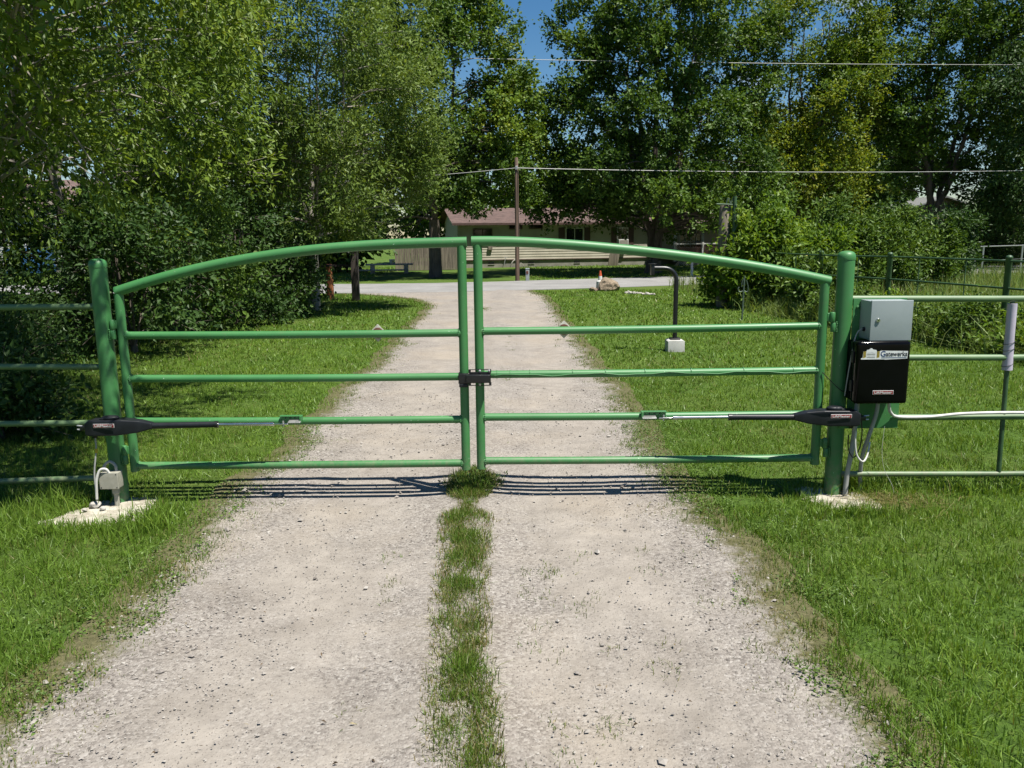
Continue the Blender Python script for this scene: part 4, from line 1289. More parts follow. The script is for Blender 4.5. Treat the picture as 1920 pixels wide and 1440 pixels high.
bn2 = thing('barn', 'tan board barn gable glimpsed behind the right trees', 'barn', (29.2, 56.0, 0), 0.25, None, True)
nb = 26
for k in range(nb):
    x = -3.6 + 7.2 * k / nb
    zt = 3.1 + 1.0 * (1 - abs(x + 0.14) / 3.6)
    MB().box((x + 0.13, random.uniform(-.012, .012), zt / 2), (0.25, 0.04, zt)).build('board', 'barn_board', bn2)
bw = MB()
bw.add([(-3.6, 0.05, 0), (3.65, 0.05, 0), (3.65, 0.05, 3.05), (0, 0.05, 4.0), (-3.6, 0.05, 3.05), (-3.6, 7, 0), (3.65, 7, 0), (3.65, 7, 3.05), (0, 7, 4.0), (-3.6, 7, 3.05)],
       [(0, 1, 2, 3, 4), (1, 6, 7, 2), (5, 0, 4, 9), (6, 5, 9, 8, 7)])
bw.build('wall', 'barn_board', bn2)
br = MB()
for sg in (-1, 1):
    br.add([(0, -0.4, 4.22), (sg * 4.0, -0.4, 3.14), (sg * 4.0, 7.4, 3.14), (0, 7.4, 4.22), (0, -0.4, 4.12), (sg * 4.0, -0.4, 3.04), (sg * 4.0, 7.4, 3.04), (0, 7.4, 4.12)], [(0, 1, 2, 3), (7, 6, 5, 4), (0, 4, 5, 1), (1, 5, 6, 2)])
br.build('roof', 'galvanised', bn2)

lh = thing('house', 'white sided house glimpsed through the trees at the far left', 'house', (-32.0, 46.5, 0), -0.05, None, True)
sw = MB()
lap_wall(sw, 0, 7.6, 0, 0.5, 3.6, 0.22, 0.03)
sw.build('siding', 'white_siding', lh)
MB().box((3.8, 3.2, 1.8), (7.6, 6.3, 3.55)).build('wall', 'white_siding', lh)
MB().box((3.8, 3.2, 0.22), (7.5, 6.3, 0.5)).build('foundation', 'foundation_block', lh)
rl_ = MB()
rl_.add([(-0.4, -0.5, 3.6), (8.0, -0.5, 3.6), (8.0, 3.2, 5.4), (-0.4, 3.2, 5.4), (8.0, 6.9, 3.6), (-0.4, 6.9, 3.6)], [(0, 1, 2, 3), (3, 2, 4, 5), (0, 3, 5), (1, 4, 2)])
rl_.build('roof', 'shingle', lh)
for x in (2.0, 5.6):
    w = MB().box((x, -0.05, 2.0), (1.0, 0.08, 1.3)).build('window', 'white_trim', lh)
    MB().box((x, -0.095, 2.0), (0.84, 0.012, 1.14)).build('pane', 'window_glass', w)
tb_ = MB().box((-26.6, 45.4, 0.75), (2.2, 1.2, 1.4), None, 0.12).build('tarp_stack', 'tarp_blue', None, (-26.6, 45.4, 0))
tag(tb_, 'blue covered stack in front of the far left house', 'tarp')

# chain link fence beyond the field at the right
cl = thing('chain_fence', 'thin galvanised rail fence at the far right roadside', 'fence', (19.6, 34.2, 0), 0)
CLP = [(17.2, 32.2), (19.6, 34.0), (22.4, 35.9), (26, 38.4), (30, 41)]
for (x, y) in CLP:
    MB().tube([(x, y, -0.1), (x, y, 1.24)], 0.035, 8).build('post', 'galvanised', cl)
MB().tube([(x, y, 1.2) for x, y in CLP], 0.022, 8).build('top_rail', 'galvanised', cl)
MB().tube([(x, y, 0.62) for x, y in CLP], 0.008, 6).build('tension_wire', 'galvanised', cl)

# rough timber post with green pipe by the yellow-green bush
gt = thing('timber_post', 'tall timber post with green pipe bracket behind the yellow green bush', 'post', (5.28, 20.3, 0), 0)
MB().lathe((5.27, 20.3, 0), [(0.15, -0.2), (0.15, 1.2), (0.135, 2.46), (0.12, 2.49)], 12).build('timber', 'grey_wood', gt)
MB().tube([(5.46, 20.15, 0.0), (5.46, 20.15, 2.70)], 0.05, 10).build('pipe', 'dark_green_paint', gt)
MB().tube([(5.02, 20.15, 2.52), (5.46, 20.15, 2.50)], 0.022, 8).build('arm', 'dark_green_paint', gt)
for pts in ([(5.25, 20.15, 2.52), (5.30, 20.15, 2.66), (5.36, 20.15, 2.54), (5.42, 20.15, 2.66)], [(5.47, 20.1, 2.5), (5.53, 20.1, 2.35), (5.47, 20.1, 2.2), (5.53, 20.1, 2.05), (5.47, 20.1, 1.9)]):
    MB().tube(spline(pts, 20), 0.014, 6).build('wire_scroll', 'stake_steel', gt)

# ------------------------------------------------------------------ plants
def leaf_quads(P, A, N, L, W, fold=0.18):
    S = unit(np.cross(A, N))
    N = np.cross(S, A)
    L, W = L[:, None], W[:, None]
    v = np.stack([P, P + A * L * 0.42 + S * W * 0.5 + N * W * fold, P + A * L - N * L * 0.10, P + A * L * 0.42 - S * W * 0.5 + N * W * fold], 1)
    return v.reshape(-1, 3)


def leaves_object(name, mat, parent, P, A, N, L, W, tint, fold=0.18):
    v = leaf_quads(P, A, N, L, W, fold)
    n = len(P)
    o = np_mesh(name, v, np.arange(4 * n), np.full(n, 4), mat, parent, np.repeat(np.clip(tint, 0, 1), 4))
    o['kind'] = 'stuff'
    return o


def sprays(rg, C, D, ln, n, spread, droop, up, leaf_l, leaf_w, tint):
    M = len(C)
    t = rg.random((M, n, 1)) ** 0.85
    P = C[:, None] + D[:, None] * (ln[:, None, None] * t) + rg.normal(size=(M, n, 3)) * spread * (0.45 + 0.55 * t)
    P[..., 2] -= droop * 0.35 * (ln[:, None] * t[..., 0] ** 2)
    A = unit(D[:, None] * 0.7 + rg.normal(size=(M, n, 3)) * 0.75 + np.array([0, 0, -droop]))
    N = unit(rg.normal(size=(M, n, 3)) * 0.6 + D[:, None] * 0.2 + np.array(SUN_TO[:]) * (0.75 * up) + np.array([0.0, -0.25, 0.0]))
    sz = 0.5 + 0.85 * rg.random((M, n))
    L = leaf_l * sz * (0.85 + 0.3 * rg.random((M, n)))
    W = leaf_w * sz * (0.8 + 0.4 * rg.random((M, n)))
    T = tint[:, None] + rg.normal(size=(M, n)) * 0.13
    f = lambda a: a.reshape(-1, 3)
    return f(P), f(A), f(N), L.ravel(), W.ravel(), T.ravel()


def plant(name, label, cat, base, env, seed, leaf, bark='bark', lobes=60, lobe_r=1.0, clusters=22, n_leaf=26, leaf_l=0.13, leaf_w=0.09,
          stems=1, fork=2.0, trunk_r=0.25, stem_top=0.8, spread=None, droop=0.15, up=0.8, rise=0.25, spray=0.7, shell=0.5, flat=0.75,
          lean=(0, 0), group=None, twigs=True, extra=None, part='crown', tint0=0.5, keep=None, twig_r=0.006, yellow=None, thin=True):
    rg = np.random.default_rng(seed)
    b0 = np.array(base, float)
    t = thing(name, label, cat, tuple(base), 0, group)
    ez = np.array([e[0] for e in env], float)
    er = np.array([e[1] for e in env], float)
    z_top = ez[-1]
    zz = np.linspace(ez[0], ez[-1], 200)
    pr_ = np.interp(zz, ez, er) ** 1.4 + 0.05
    pr_ /= pr_.sum()
    z = rg.choice(zz, lobes, p=pr_)
    ang = rg.random(lobes) * 2 * np.pi
    rad = np.interp(z, ez, er) * (shell + (1 - shell) * np.sqrt(rg.random(lobes))) * np.where(rg.random(lobes) < 0.22, 0.45, 0.9)
    lx = np.interp(z, [0, z_top], [0, lean[0]])
    ly = np.interp(z, [0, z_top], [0, lean[1]])
    LC = np.stack([lx + rad * np.cos(ang), ly + rad * np.sin(ang), z], 1)
    LR = lobe_r * (0.65 + 0.7 * rg.random(lobes))
    if extra is not None:
        ex = np.array(extra, float)
        LC = np.concatenate([LC, ex[:, :3] - b0])
        LR = np.concatenate([LR, ex[:, 3]])
    if keep is not None:
        k = keep(LC + b0)
        LC, LR = LC[k], LR[k]
    nl = len(LC)
    # limbs
    tr = MB()
    stem_pts = []
    for s in range(stems):
        a = 2 * math.pi * (s + 0.3 * rg.random()) / max(1, stems)
        sr_ = np.interp(z_top * stem_top, ez, er) * (0.12 + 0.38 * rg.random()) if stems > 1 else 0.1
        top = np.array([np.interp(z_top * stem_top, [0, z_top], [0, lean[0]]) + sr_ * math.cos(a), np.interp(z_top * stem_top, [0, z_top], [0, lean[1]]) + sr_ * math.sin(a), z_top * stem_top])
        f0 = np.array([lean[0] * fork / z_top, lean[1] * fork / z_top, fork])
        mid = f0 * 0.5 + top * 0.5 + np.array([sr_ * 0.35 * math.cos(a), sr_ * 0.35 * math.sin(a), -0.04 * z_top])
        pts = np.array(spline([f0 + rg.normal(size=3) * 0.02, mid, top], 18))
        pts[1:-1] += rg.normal(size=(16, 3)) * 0.035 * (z_top / 10)
        r0 = trunk_r * (0.9 if stems == 1 else 0.9 / stems ** 0.42)
        tr.tube([tuple(p + b0) for p in pts], list(np.linspace(r0, max(0.012, r0 * 0.13), 18)), 8)
        stem_pts.append((pts, np.linspace(r0, max(0.012, r0 * 0.13), 18)))
    tp = [np.array([0, 0, -0.25]), np.array([lean[0] * fork * 0.2 / z_top, lean[1] * fork * .2 / z_top, fork * 0.25]), np.array([lean[0] * fork / z_top, lean[1] * fork / z_top, fork])]
    tr.tube([tuple(p + b0) for p in np.array(spline(tp, 8))], [trunk_r * k for k in np.linspace(1.35, 0.97, 8) ** 1.0], 12)
    sp = np.concatenate([p for p, _ in stem_pts])
    srr = np.concatenate([r for _, r in stem_pts])
    for i in range(nl):
        c = LC[i]
        d = np.linalg.norm((sp - c) * np.array([1, 1, 0.8]), axis=1) + np.where(sp[:, 2] > c[2] - 0.15 * LR[i], 3.0, 0.0)
        j = int(np.argmin(d))
        a = sp[j]
        m_ = (a + c) / 2 + np.array([0, 0, 0.06 * np.linalg.norm(c - a)]) + rg.normal(size=3) * 0.06 * np.linalg.norm(c - a)
        r0 = min(srr[j] * 0.6, 0.02 + 0.016 * np.linalg.norm(c - a)) * (1.0 if trunk_r > 0.06 else 0.6)
        tr.tube([tuple(p + b0) for p in spline([a, m_, c], 7)], list(np.linspace(r0, r0 * 0.3, 7)), 5, False)
    # leaf sprays
    cl_ = np.repeat(np.arange(nl), clusters)
    M = len(cl_)
    d = unit(rg.normal(size=(M, 3)) + np.array([0, 0, 0.25]))
    ou = LC[cl_].copy()
    ou[:, 0] -= lean[0] * 0.5
    ou[:, 1] -= lean[1] * 0.5
    ou[:, 2] = 0
    ou = unit(ou)
    C = LC[cl_] + d * (LR[cl_][:, None] * (0.15 + 0.75 * rg.random((M, 1)) ** 0.6)) * np.array([1, 1, flat])
    D = unit(d * 0.6 + ou * 0.45 + np.array([0, 0, rise]) + rg.normal(size=(M, 3)) * 0.25)
    if thin:                                    # the side away from the lane carries fewer sprays
        kp = (C[:, 1] - lean[1] * 0.5 < 0.25 * er.max()) | (rg.random(M) < 0.42)
        C, D, cl_ = C[kp], D[kp], cl_[kp]
        M = len(C)
    ln = spray * (0.6 + 0.7 * rg.random(M))
    tl = tint0 + rg.normal(size=nl) * 0.12
    tint = tl[cl_] + rg.normal(size=M) * 0.08
    if yellow is not None:
        tint = tint + yellow(C + b0)
    P, A, N, L, W, T = sprays(rg, C + b0, D, ln, n_leaf, spread if spread is not None else spray * 0.22, droop, up, leaf_l, leaf_w, tint)
    ok = P[:, 2] > 0.02
    if twigs:
        for i in range(0, M, 2 if twigs is True else twigs):
            s0 = LC[cl_[i]] * 0.4 + C[i] * 0.6
            e = C[i] + D[i] * ln[i] * 0.9
            e[2] -= droop * 0.3 * ln[i]
            tr.tube([tuple(s0 + b0), tuple((s0 + e) / 2 + b0 + rg.normal(size=3) * 0.02), tuple(e + b0)], [twig_r, twig_r * 0.8, twig_r * 0.35], 3, False)
    tr.build('trunk', bark, t)
    leaves_object(part, leaf, t, P[ok], A[ok], N[ok], L[ok], W[ok], T[ok])
    return t


# maples across the road
plant('maple_tree', 'tall green maple with a single dark trunk left of the utility pole', 'tree', (-3.46, 37.6, 0),
      [(2.0, 3.6), (3.0, 4.5), (6.5, 4.6), (9, 3.9), (11.5, 3.1), (14, 2.2), (16, 0.8)], 21, 'maple_leaf', lobes=125, lobe_r=1.0, clusters=21, n_leaf=38,
      leaf_l=0.16, leaf_w=0.12, stems=4, fork=2.6, trunk_r=0.25, rise=0.35, spray=0.65, group='maples across the road', twigs=6, twig_r=0.012, tint0=0.40, extra=[(-1.9, 36.0, 3.35, 0.4), (0.4, 36.5, 3.7, 0.45), (-2.8, 35.9, 3.3, 0.45), (0.6, 37.0, 6.0, 0.8), (0.7, 37.2, 7.2, 0.8), (0.4, 37.0, 8.3, 0.8)], keep=lambda p: (p[:, 2] > 3.25) | (p[:, 0] < -4.4),
      yellow=lambda p: np.where((p[:, 0] > -1.2) & (p[:, 2] > 5.5) & (p[:, 2] < 10), 0.28, 0.0))
plant('maple_tree', 'broad many stemmed maple in front of the house porch', 'tree', (6.9, 39.6, 0),
      [(1.9, 5.4), (2.8, 5.9), (6.0, 5.7), (9, 5.4), (12, 5.0), (15, 3.9), (17, 1.0)], 22, 'maple_leaf', lobes=175, lobe_r=1.0, clusters=21, n_leaf=34,
      leaf_l=0.16, leaf_w=0.12, stems=8, fork=0.6, trunk_r=0.36, rise=0.4, spray=0.65, group='maples across the road', twigs=6, twig_r=0.012, shell=0.42, extra=[(6.9 + 5.2 * math.cos(q * 0.42), 39.2 + 4.6 * math.sin(q * 0.42), 2.5 + 0.7 * ((q * 7) % 3) / 2, 0.85) for q in range(30)] + [(3.3, 38.0, 3.2, 0.45), (4.6, 37.6, 2.7, 0.5), (2.7, 38.4, 3.8, 0.55), (1.9, 39.3, 6.5, 0.8), (1.8, 39.0, 7.8, 0.8), (1.9, 39.4, 5.2, 0.8)], lean=(0.5, 0), tint0=0.36, keep=lambda p: (p[:, 2] > 3.15) | (p[:, 0] > 4.5))
plant('yellow_tree', 'yellowish green tree right of the broad maple', 'tree', (15.3, 43.2, 0),
      [(2.4, 2.4), (4.5, 3.7), (7.0, 3.9), (10, 3.5), (13, 2.9), (15.5, 1.2)], 23, 'yellow_leaf', lobes=122, lobe_r=0.95, clusters=19, n_leaf=33,
      tint0=0.30, yellow=lambda p: np.where(p[:, 2] < 8.2, 0.34, 0.08), leaf_l=0.165, leaf_w=0.105, stems=4, fork=1.2, trunk_r=0.28, rise=0.3, spray=0.8, twigs=6, twig_r=0.012)
plant('maple_tree', 'open crowned maple with sky between its branches at the upper right', 'tree', (22.4, 44.0, 0),
      [(3.6, 2.6), (6, 4.2), (8.5, 4.7), (11.5, 4.6), (14, 3.8), (16.5, 1.2)], 24, 'maple_leaf', lobes=135, lobe_r=0.95, clusters=18, n_leaf=33,
      leaf_l=0.16, leaf_w=0.12, stems=5, fork=2.2, trunk_r=0.36, rise=0.4, spray=0.75, group='maples across the road', twigs=6, twig_r=0.012, tint0=0.4)
plant('shade_tree', 'dark drooping tree at the far right edge', 'tree', (25.6, 39.5, 0),
      [(1.6, 2.0), (3.5, 3.0), (6, 3.2), (9, 3.0), (12, 2.2), (14, 0.9)], 25, 'deep_leaf', lobes=72, lobe_r=0.9, clusters=18, n_leaf=26,
      leaf_l=0.20, leaf_w=0.10, stems=3, fork=2.0, trunk_r=0.42, rise=-0.3, droop=0.6, spray=0.9, twigs=8, twig_r=0.012)
# trees behind the houses
for k, (x, y, h, r, lf_, lb) in enumerate((
        (-19.0, 47.0, 10.5, 4.2, 'deep_leaf', 'dark round tree far behind the left hedge'),
        (-12.0, 50.5, 9.0, 3.6, 'deep_leaf', 'dark tree behind the wooden fence'),
        (-3.8, 59.0, 9.4, 3.8, 'maple_leaf', 'green tree behind the left end of the long house'),
        (2.6, 61.0, 9.6, 3.6, 'lime_leaf', 'bright green tree behind the long house roof near the pole'),
        (9.5, 60.0, 8.5, 3.8, 'deep_leaf', 'dark tree behind the middle of the long house'),
        (15.5, 58.0, 7.5, 3.4, 'deep_leaf', 'dark tree behind the pavilion'),
        (21.5, 53.5, 7.2, 3.6, 'deep_leaf', 'low dark tree behind the open crowned maple'),
        (35.5, 53.0, 11.0, 4.0, 'deep_leaf', 'tall dark tree at the far right behind the barn'),
        (22.0, 59.0, 10.0, 4.2, 'deep_leaf', 'tall dark tree far behind the pavilion on the right'),
        (28.5, 63.0, 11.0, 4.6, 'deep_leaf', 'tall dark tree directly behind the barn'),
        (-9.6, 45.0, 5.0, 2.2, 'deep_leaf', 'dark low tree behind the shaded bench'),
        (30.5, 48.0, 5.2, 2.4, 'deep_leaf', 'low dark tree right of the barn'))):
    z0 = 0.5 if k >= 10 else 1.2
    plant('background_tree', lb, 'tree', (x, y, 0), [(z0, r * 0.75), (h * 0.35, r), (h * 0.6, r * 0.95), (h * 0.85, r * 0.6), (h, r * 0.15)], 40 + k, lf_,
          lobes=54, lobe_r=1.15, clusters=12, n_leaf=18, leaf_l=0.36, leaf_w=0.25, stems=2, fork=1.5, trunk_r=0.24, spray=0.9,
          group='trees behind the houses', twigs=False)

# willow and companions left of the drive
plant('willow_tree', 'fine leaved grey green willow left of the driveway', 'tree', (-5.0, 20.6, 0),
      [(1.75, 2.0), (2.6, 2.8), (4.5, 3.3), (6.5, 3.1), (8.0, 2.3), (9.2, 0.8)], 26, 'willow_leaf', 'pale_bark', lobes=165, lobe_r=0.62, clusters=24, n_leaf=31,
      leaf_l=0.11, leaf_w=0.042, stems=4, fork=1.6, trunk_r=0.13, rise=0.45, droop=0.2, spray=0.70, spread=0.09, shell=0.45, lean=(0.3, 0), twigs=5, twig_r=0.005, flat=0.9)
plant('box_elder_tree', 'leafy box elder standing behind the near left tree', 'tree', (-7.9, 14.6, 0),
      [(1.7, 2.0), (2.6, 3.0), (4.4, 3.4), (6.4, 3.0), (8.2, 1.2)], 27, 'elder_leaf', 'pale_bark', lobes=120, lobe_r=0.72, clusters=18, n_leaf=27,
      leaf_l=0.115, leaf_w=0.048, stems=3, fork=1.4, trunk_r=0.13, rise=0.1, droop=0.4, spray=0.5, shell=0.5, twigs=4, lean=(0.5, -0.3))
extra = [(-3.90, 4.50, 4.10, 0.42), (-3.50, 4.70, 3.80, 0.42), (-3.10, 4.90, 4.00, 0.42), (-2.80, 4.50, 4.20, 0.42), (-2.40, 4.70, 4.10, 0.42), (-3.30, 5.30, 3.80, 0.42), (-3.80, 5.40, 4.00, 0.42), (-2.90, 5.40, 3.75, 0.42), (-4.30, 5.30, 3.90, 0.42), (-3.00, 6.20, 3.90, 0.42), (-2.20, 4.40, 4.50, 0.42), (-4.50, 6.80, 4.10, 0.42), (-4.20, 4.90, 4.00, 0.5), (-3.70, 5.00, 4.20, 0.5), (-3.20, 5.20, 4.40, 0.5), (-2.70, 5.30, 4.10, 0.5), (-4.10, 5.60, 4.30, 0.5), (-3.50, 5.80, 4.00, 0.5), (-2.90, 5.90, 4.30, 0.5), (-2.30, 5.90, 4.50, 0.5), (-4.00, 6.40, 4.20, 0.5), (-3.30, 6.50, 4.40, 0.5), (-2.70, 6.70, 4.20, 0.5), (-3.90, 5.20, 3.60, 0.5), (-3.20, 4.60, 3.90, 0.5), (-2.50, 5.00, 3.90, 0.5), (-3.60, 7.20, 4.00, 0.5), (-4.30, 6.00, 3.50, 0.5), (-2.15, 4.70, 3.75, 0.42), (-2.75, 4.75, 3.55, 0.45), (-3.25, 4.9, 3.5, 0.5), (-2.45, 4.55, 4.3, 0.5), (-3.0, 5.5, 3.9, 0.5), (-3.7, 5.6, 3.4, 0.5), (-2.6, 6.2, 4.2, 0.5),
         (-3.1, 7.2, 3.2, 0.5), (-2.5, 7.4, 4.0, 0.5), (-3.4, 8.4, 3.1, 0.5), (-3.9, 6.6, 3.1, 0.5), (-4.2, 7.6, 2.6, 0.5), (-2.9, 8.9, 3.9, 0.45), (-1.9, 6.5, 5.0, 0.45), (-1.7, 7.8, 5.2, 0.45), (-2.3, 5.4, 4.7, 0.4)]
plant('box_elder_tree', 'near box elder with large sunlit leaves at the upper left', 'tree', (-6.1, 8.3, 0),
      [(1.9, 1.3), (2.8, 2.4), (3.8, 2.9), (5.2, 2.9), (6.6, 2.2), (7.8, 0.8)], 28, 'elder_leaf', 'pale_bark', lobes=110, lobe_r=0.55, clusters=20, n_leaf=28,
      leaf_l=0.086, leaf_w=0.034, stems=5, fork=1.0, trunk_r=0.15, rise=0.0, droop=0.5, spray=0.42, spread=0.075, shell=0.5, twigs=4, twig_r=0.0035, extra=extra, lean=(0.5, 0.3))

near_elder = [o for o in COL.objects if o.get('label', '').startswith('near box elder')][0]
for pts, r in (([(-5.6, 7.4, 3.55), (-4.65, 7.5, 3.80), (-4.0, 7.6, 3.86), (-3.35, 7.7, 3.95)], 0.020), ([(-5.4, 7.4, 3.75), (-4.65, 7.5, 3.66), (-4.3, 7.5, 3.34), (-3.95, 7.55, 2.80), (-3.8, 7.6, 2.5)], 0.015),
               ([(-5.5, 7.2, 2.6), (-4.7, 7.3, 2.70), (-4.3, 7.4, 2.66)], 0.014), ([(-5.3, 7.3, 3.3), (-4.6, 7.4, 3.12), (-4.2, 7.5, 2.7), (-3.7, 7.6, 2.3)], 0.010), ([(-4.4, 7.4, 3.9), (-4.7, 7.5, 3.72), (-5.2, 7.5, 3.5)], 0.016)):
    MB().tube(spline(pts, 16), list(np.linspace(r, r * 0.4, 16)), 7).build('branch', 'pale_bark', near_elder)

# shrubs of the left hedge
for k, (x, y, h, r, lb) in enumerate(((-11.5, 14.5, 8.0, 3.2, 'dark tree filling the gap behind the near box elder'), (-12.0, 22.5, 9.5, 3.6, 'dark tree behind the willow and the left hedge'))):
    plant('shade_tree', lb, 'tree', (x, y, 0), [(1.9, r * 0.7), (h * 0.35, r), (h * 0.6, r * 0.95), (h * 0.85, r * 0.6), (h, r * 0.15)], 240 + k, 'deep_leaf',
          lobes=52, lobe_r=0.95, clusters=14, n_leaf=20, leaf_l=0.20, leaf_w=0.12, stems=3, fork=1.8, trunk_r=0.16, spray=0.7, twigs=False)
HED = [(-6.4, 9.3, 0.9, 0.75), (-7.2, 11.3, 1.1, 0.95), (-6.1, 13.0, 1.25, 2.5), (-6.3, 15.2, 1.35, 2.7), (-5.9, 17.4, 1.25, 2.5), (-5.65, 19.0, 1.05, 2.1), (-6.9, 21.8, 1.15, 2.2), (-7.4, 25.2, 1.2, 2.0), (-8.6, 13.2, 1.6, 3.2), (-8.4, 19.5, 1.6, 3.0), (-4.7, 7.2, 0.5, 0.4)]
HLB = ['low shrub behind the left pipe fence', 'low dark shrub second from the left fence', 'tall shrub third along the left hedge', 'tall shrub in the middle of the left hedge', 'shrub left of the willow trunk', 'shrub under the willow crown', 'shrub left of the mailbox post', 'shrub at the road end of the left hedge', 'tall shrub deep behind the left hedge', 'tall shrub behind the willow', 'small weedy shrub just behind the left fence panel']
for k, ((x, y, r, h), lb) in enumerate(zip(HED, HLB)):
    plant('hedge_shrub', lb, 'shrub', (x, y, 0), [(0.12, r * 0.8), (h * 0.4, r), (h * 0.75, r * 0.8), (h, r * 0.3)], 60 + k, 'deep_leaf' if k not in (3, 6, 7) else 'shrub_leaf', 'bark', lobes=int(15 + 7 * h), lobe_r=0.42 if h > 0.8 else 0.22,  # darker leaf for most shrubs puts the trees' shade into their colour
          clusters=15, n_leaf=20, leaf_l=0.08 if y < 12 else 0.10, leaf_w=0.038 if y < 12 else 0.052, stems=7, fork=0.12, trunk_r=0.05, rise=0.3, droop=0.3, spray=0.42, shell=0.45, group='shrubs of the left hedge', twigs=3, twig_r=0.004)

# bushes along the right fence
BUS = [(6.0, 20.1, 0.68, 1.85, 'lime_leaf', 'bright yellow green bush by the timber post'), (7.8, 21.6, 0.8, 1.35, 'lime_leaf', 'leafy light green bush right of the yellow green one'),
       (9.35, 23.0, 1.05, 1.95, 'shrub_leaf', 'tallest green bush behind the pipe fence'), (11.0, 24.0, 1.15, 1.8, 'shrub_leaf', 'wide green bush behind the right pipe fence'),
       (12.7, 25.6, 0.95, 1.4, 'shrub_leaf', 'last bush at the right end of the row'), (14.8, 28.4, 1.1, 1.7, 'deep_leaf', 'darker bush farthest right towards the road'),
       (6.6, 19.2, 0.65, 0.8, 'shrub_leaf', 'low dark bush at the foot of the yellow green bush'), (6.75, 17.6, 0.5, 0.6, 'shrub_leaf', 'low tangled bush on the pipe fence'),
       (8.6, 25.2, 0.95, 1.5, 'lime_leaf', 'bush in the second row behind the fence'), (5.5, 20.7, 0.35, 0.8, 'lime_leaf', 'small leafy bush left of the timber post'),
       (23.6, 41.5, 1.5, 2.2, 'deep_leaf', 'dark roadside bush at the far right under the drooping tree'), (27.5, 44.5, 1.7, 2.6, 'deep_leaf', 'dark roadside bush beyond the chain fence')]
for k, (x, y, r, h, lf_, lb) in enumerate(BUS):
    br_ = random.Random(300 + k)
    shoots = [(x + br_.uniform(-.8, .8) * r, y + br_.uniform(-.6, .6) * r, h * br_.uniform(0.7, 1.25), 0.2) for _ in range(16 if h > 1.2 else 5)]
    plant('bush', lb, 'bush', (x, y, 0), [(0.12, r * 0.85), (h * 0.4, r), (h * 0.75, r * 0.8), (h, r * 0.25)], 80 + k, lf_, 'bark', lobes=int(12 + 9 * h), lobe_r=0.36, extra=shoots, flat=1.1, tint0=0.45,
          clusters=14, n_leaf=18, leaf_l=0.135, leaf_w=0.068, stems=5, fork=0.12, trunk_r=0.04, rise=0.75, droop=0.2, spray=0.46, shell=0.4, group='bushes along the right fence', twigs=6, twig_r=0.005)

# red and orange garden flowers by the fence
fl = thing('flower_plant', 'red and orange flowers among the bushes by the gate post', 'flowers', (7.15, 19.9, 0), 0)
MB().tube([(7.1, 19.9, -0.05), (7.12, 19.85, 0.6), (7.08, 19.8, 1.2)], 0.012, 6).build('stem', 'dark_green_paint', fl)
fr = random.Random(4)
for (x, y, z, r, mt) in ((7.05, 19.5, 1.23, 0.055, 'flower_orange'), (7.26, 19.5, 1.16, 0.06, 'flower_red'), (7.30, 19.5, 1.08, 0.05, 'flower_red'), (7.22, 19.5, 1.04, 0.045, 'flower_red'), (7.12, 19.5, 1.06, 0.03, 'flower_orange')):
    m_ = MB()
    for k in range(7):
        a = 2 * math.pi * k / 7
        c = (x + r * 0.6 * math.cos(a), y, z + r * 0.6 * math.sin(a))
        m_.lathe(c, [(r * 0.2, -0.012), (r * 0.5, 0.0), (r * 0.2, 0.012)], 8, axis='Y')
    m_.build('blossom', mt, fl)


# ------------------------------------------------------------------ grass
def blades(name, label, mat, P, H, Wd, tint, seed, five=True, lean=0.7, group=None):
    rg = np.random.default_rng(seed)
    n = len(P)
    a = rg.random(n) * 2 * np.pi
    side = np.stack([np.cos(a), np.sin(a), np.zeros(n)], 1)
    la = rg.random(n) * 2 * np.pi
    lm = np.abs(rg.normal(size=n)) * lean
    ld = np.stack([np.cos(la), np.sin(la), np.zeros(n)], 1) * (lm * H)[:, None]
    upv = np.stack([np.zeros(n), np.zeros(n), H * np.clip(1.05 - 0.35 * lm, 0.35, 1.05)], 1)
    w = side * (Wd * 0.5)[:, None]
    if five:
        mid = P + upv * 0.55 + ld * 0.30
        tip = P + upv + ld
        v = np.stack([P - w, P + w, mid + w * 0.8, mid - w * 0.8, tip], 1).reshape(-1, 3)
        base_i = np.arange(n)[:, None] * 5
        fi = (base_i + np.array([0, 1, 2, 3, 3, 2, 4])[None, :]).ravel()
        lt_ = np.tile([4, 3], n)
        tt = np.repeat(tint, 5)
    else:
        v = np.stack([P - w, P + w, P + upv + ld], 1).reshape(-1, 3)
        fi = np.arange(3 * n)
        lt_ = np.full(n, 3)
        tt = np.repeat(tint, 3)
    o = np_mesh(name, v, fi, lt_, mat, None, np.clip(tt, 0, 1))
    return tag(o, label, 'grass', group, 'stuff')


def in_poly(x, y, poly):
    c = np.zeros(len(x), bool)
    n = len(poly)
    for i in range(n):
        x0, y0 = poly[i]
        x1, y1 = poly[(i + 1) % n]
        k = ((y0 > y) != (y1 > y)) & (x < (x1 - x0) * (y - y0) / (y1 - y0 + 1e-12) + x0)
        c ^= k
    return c


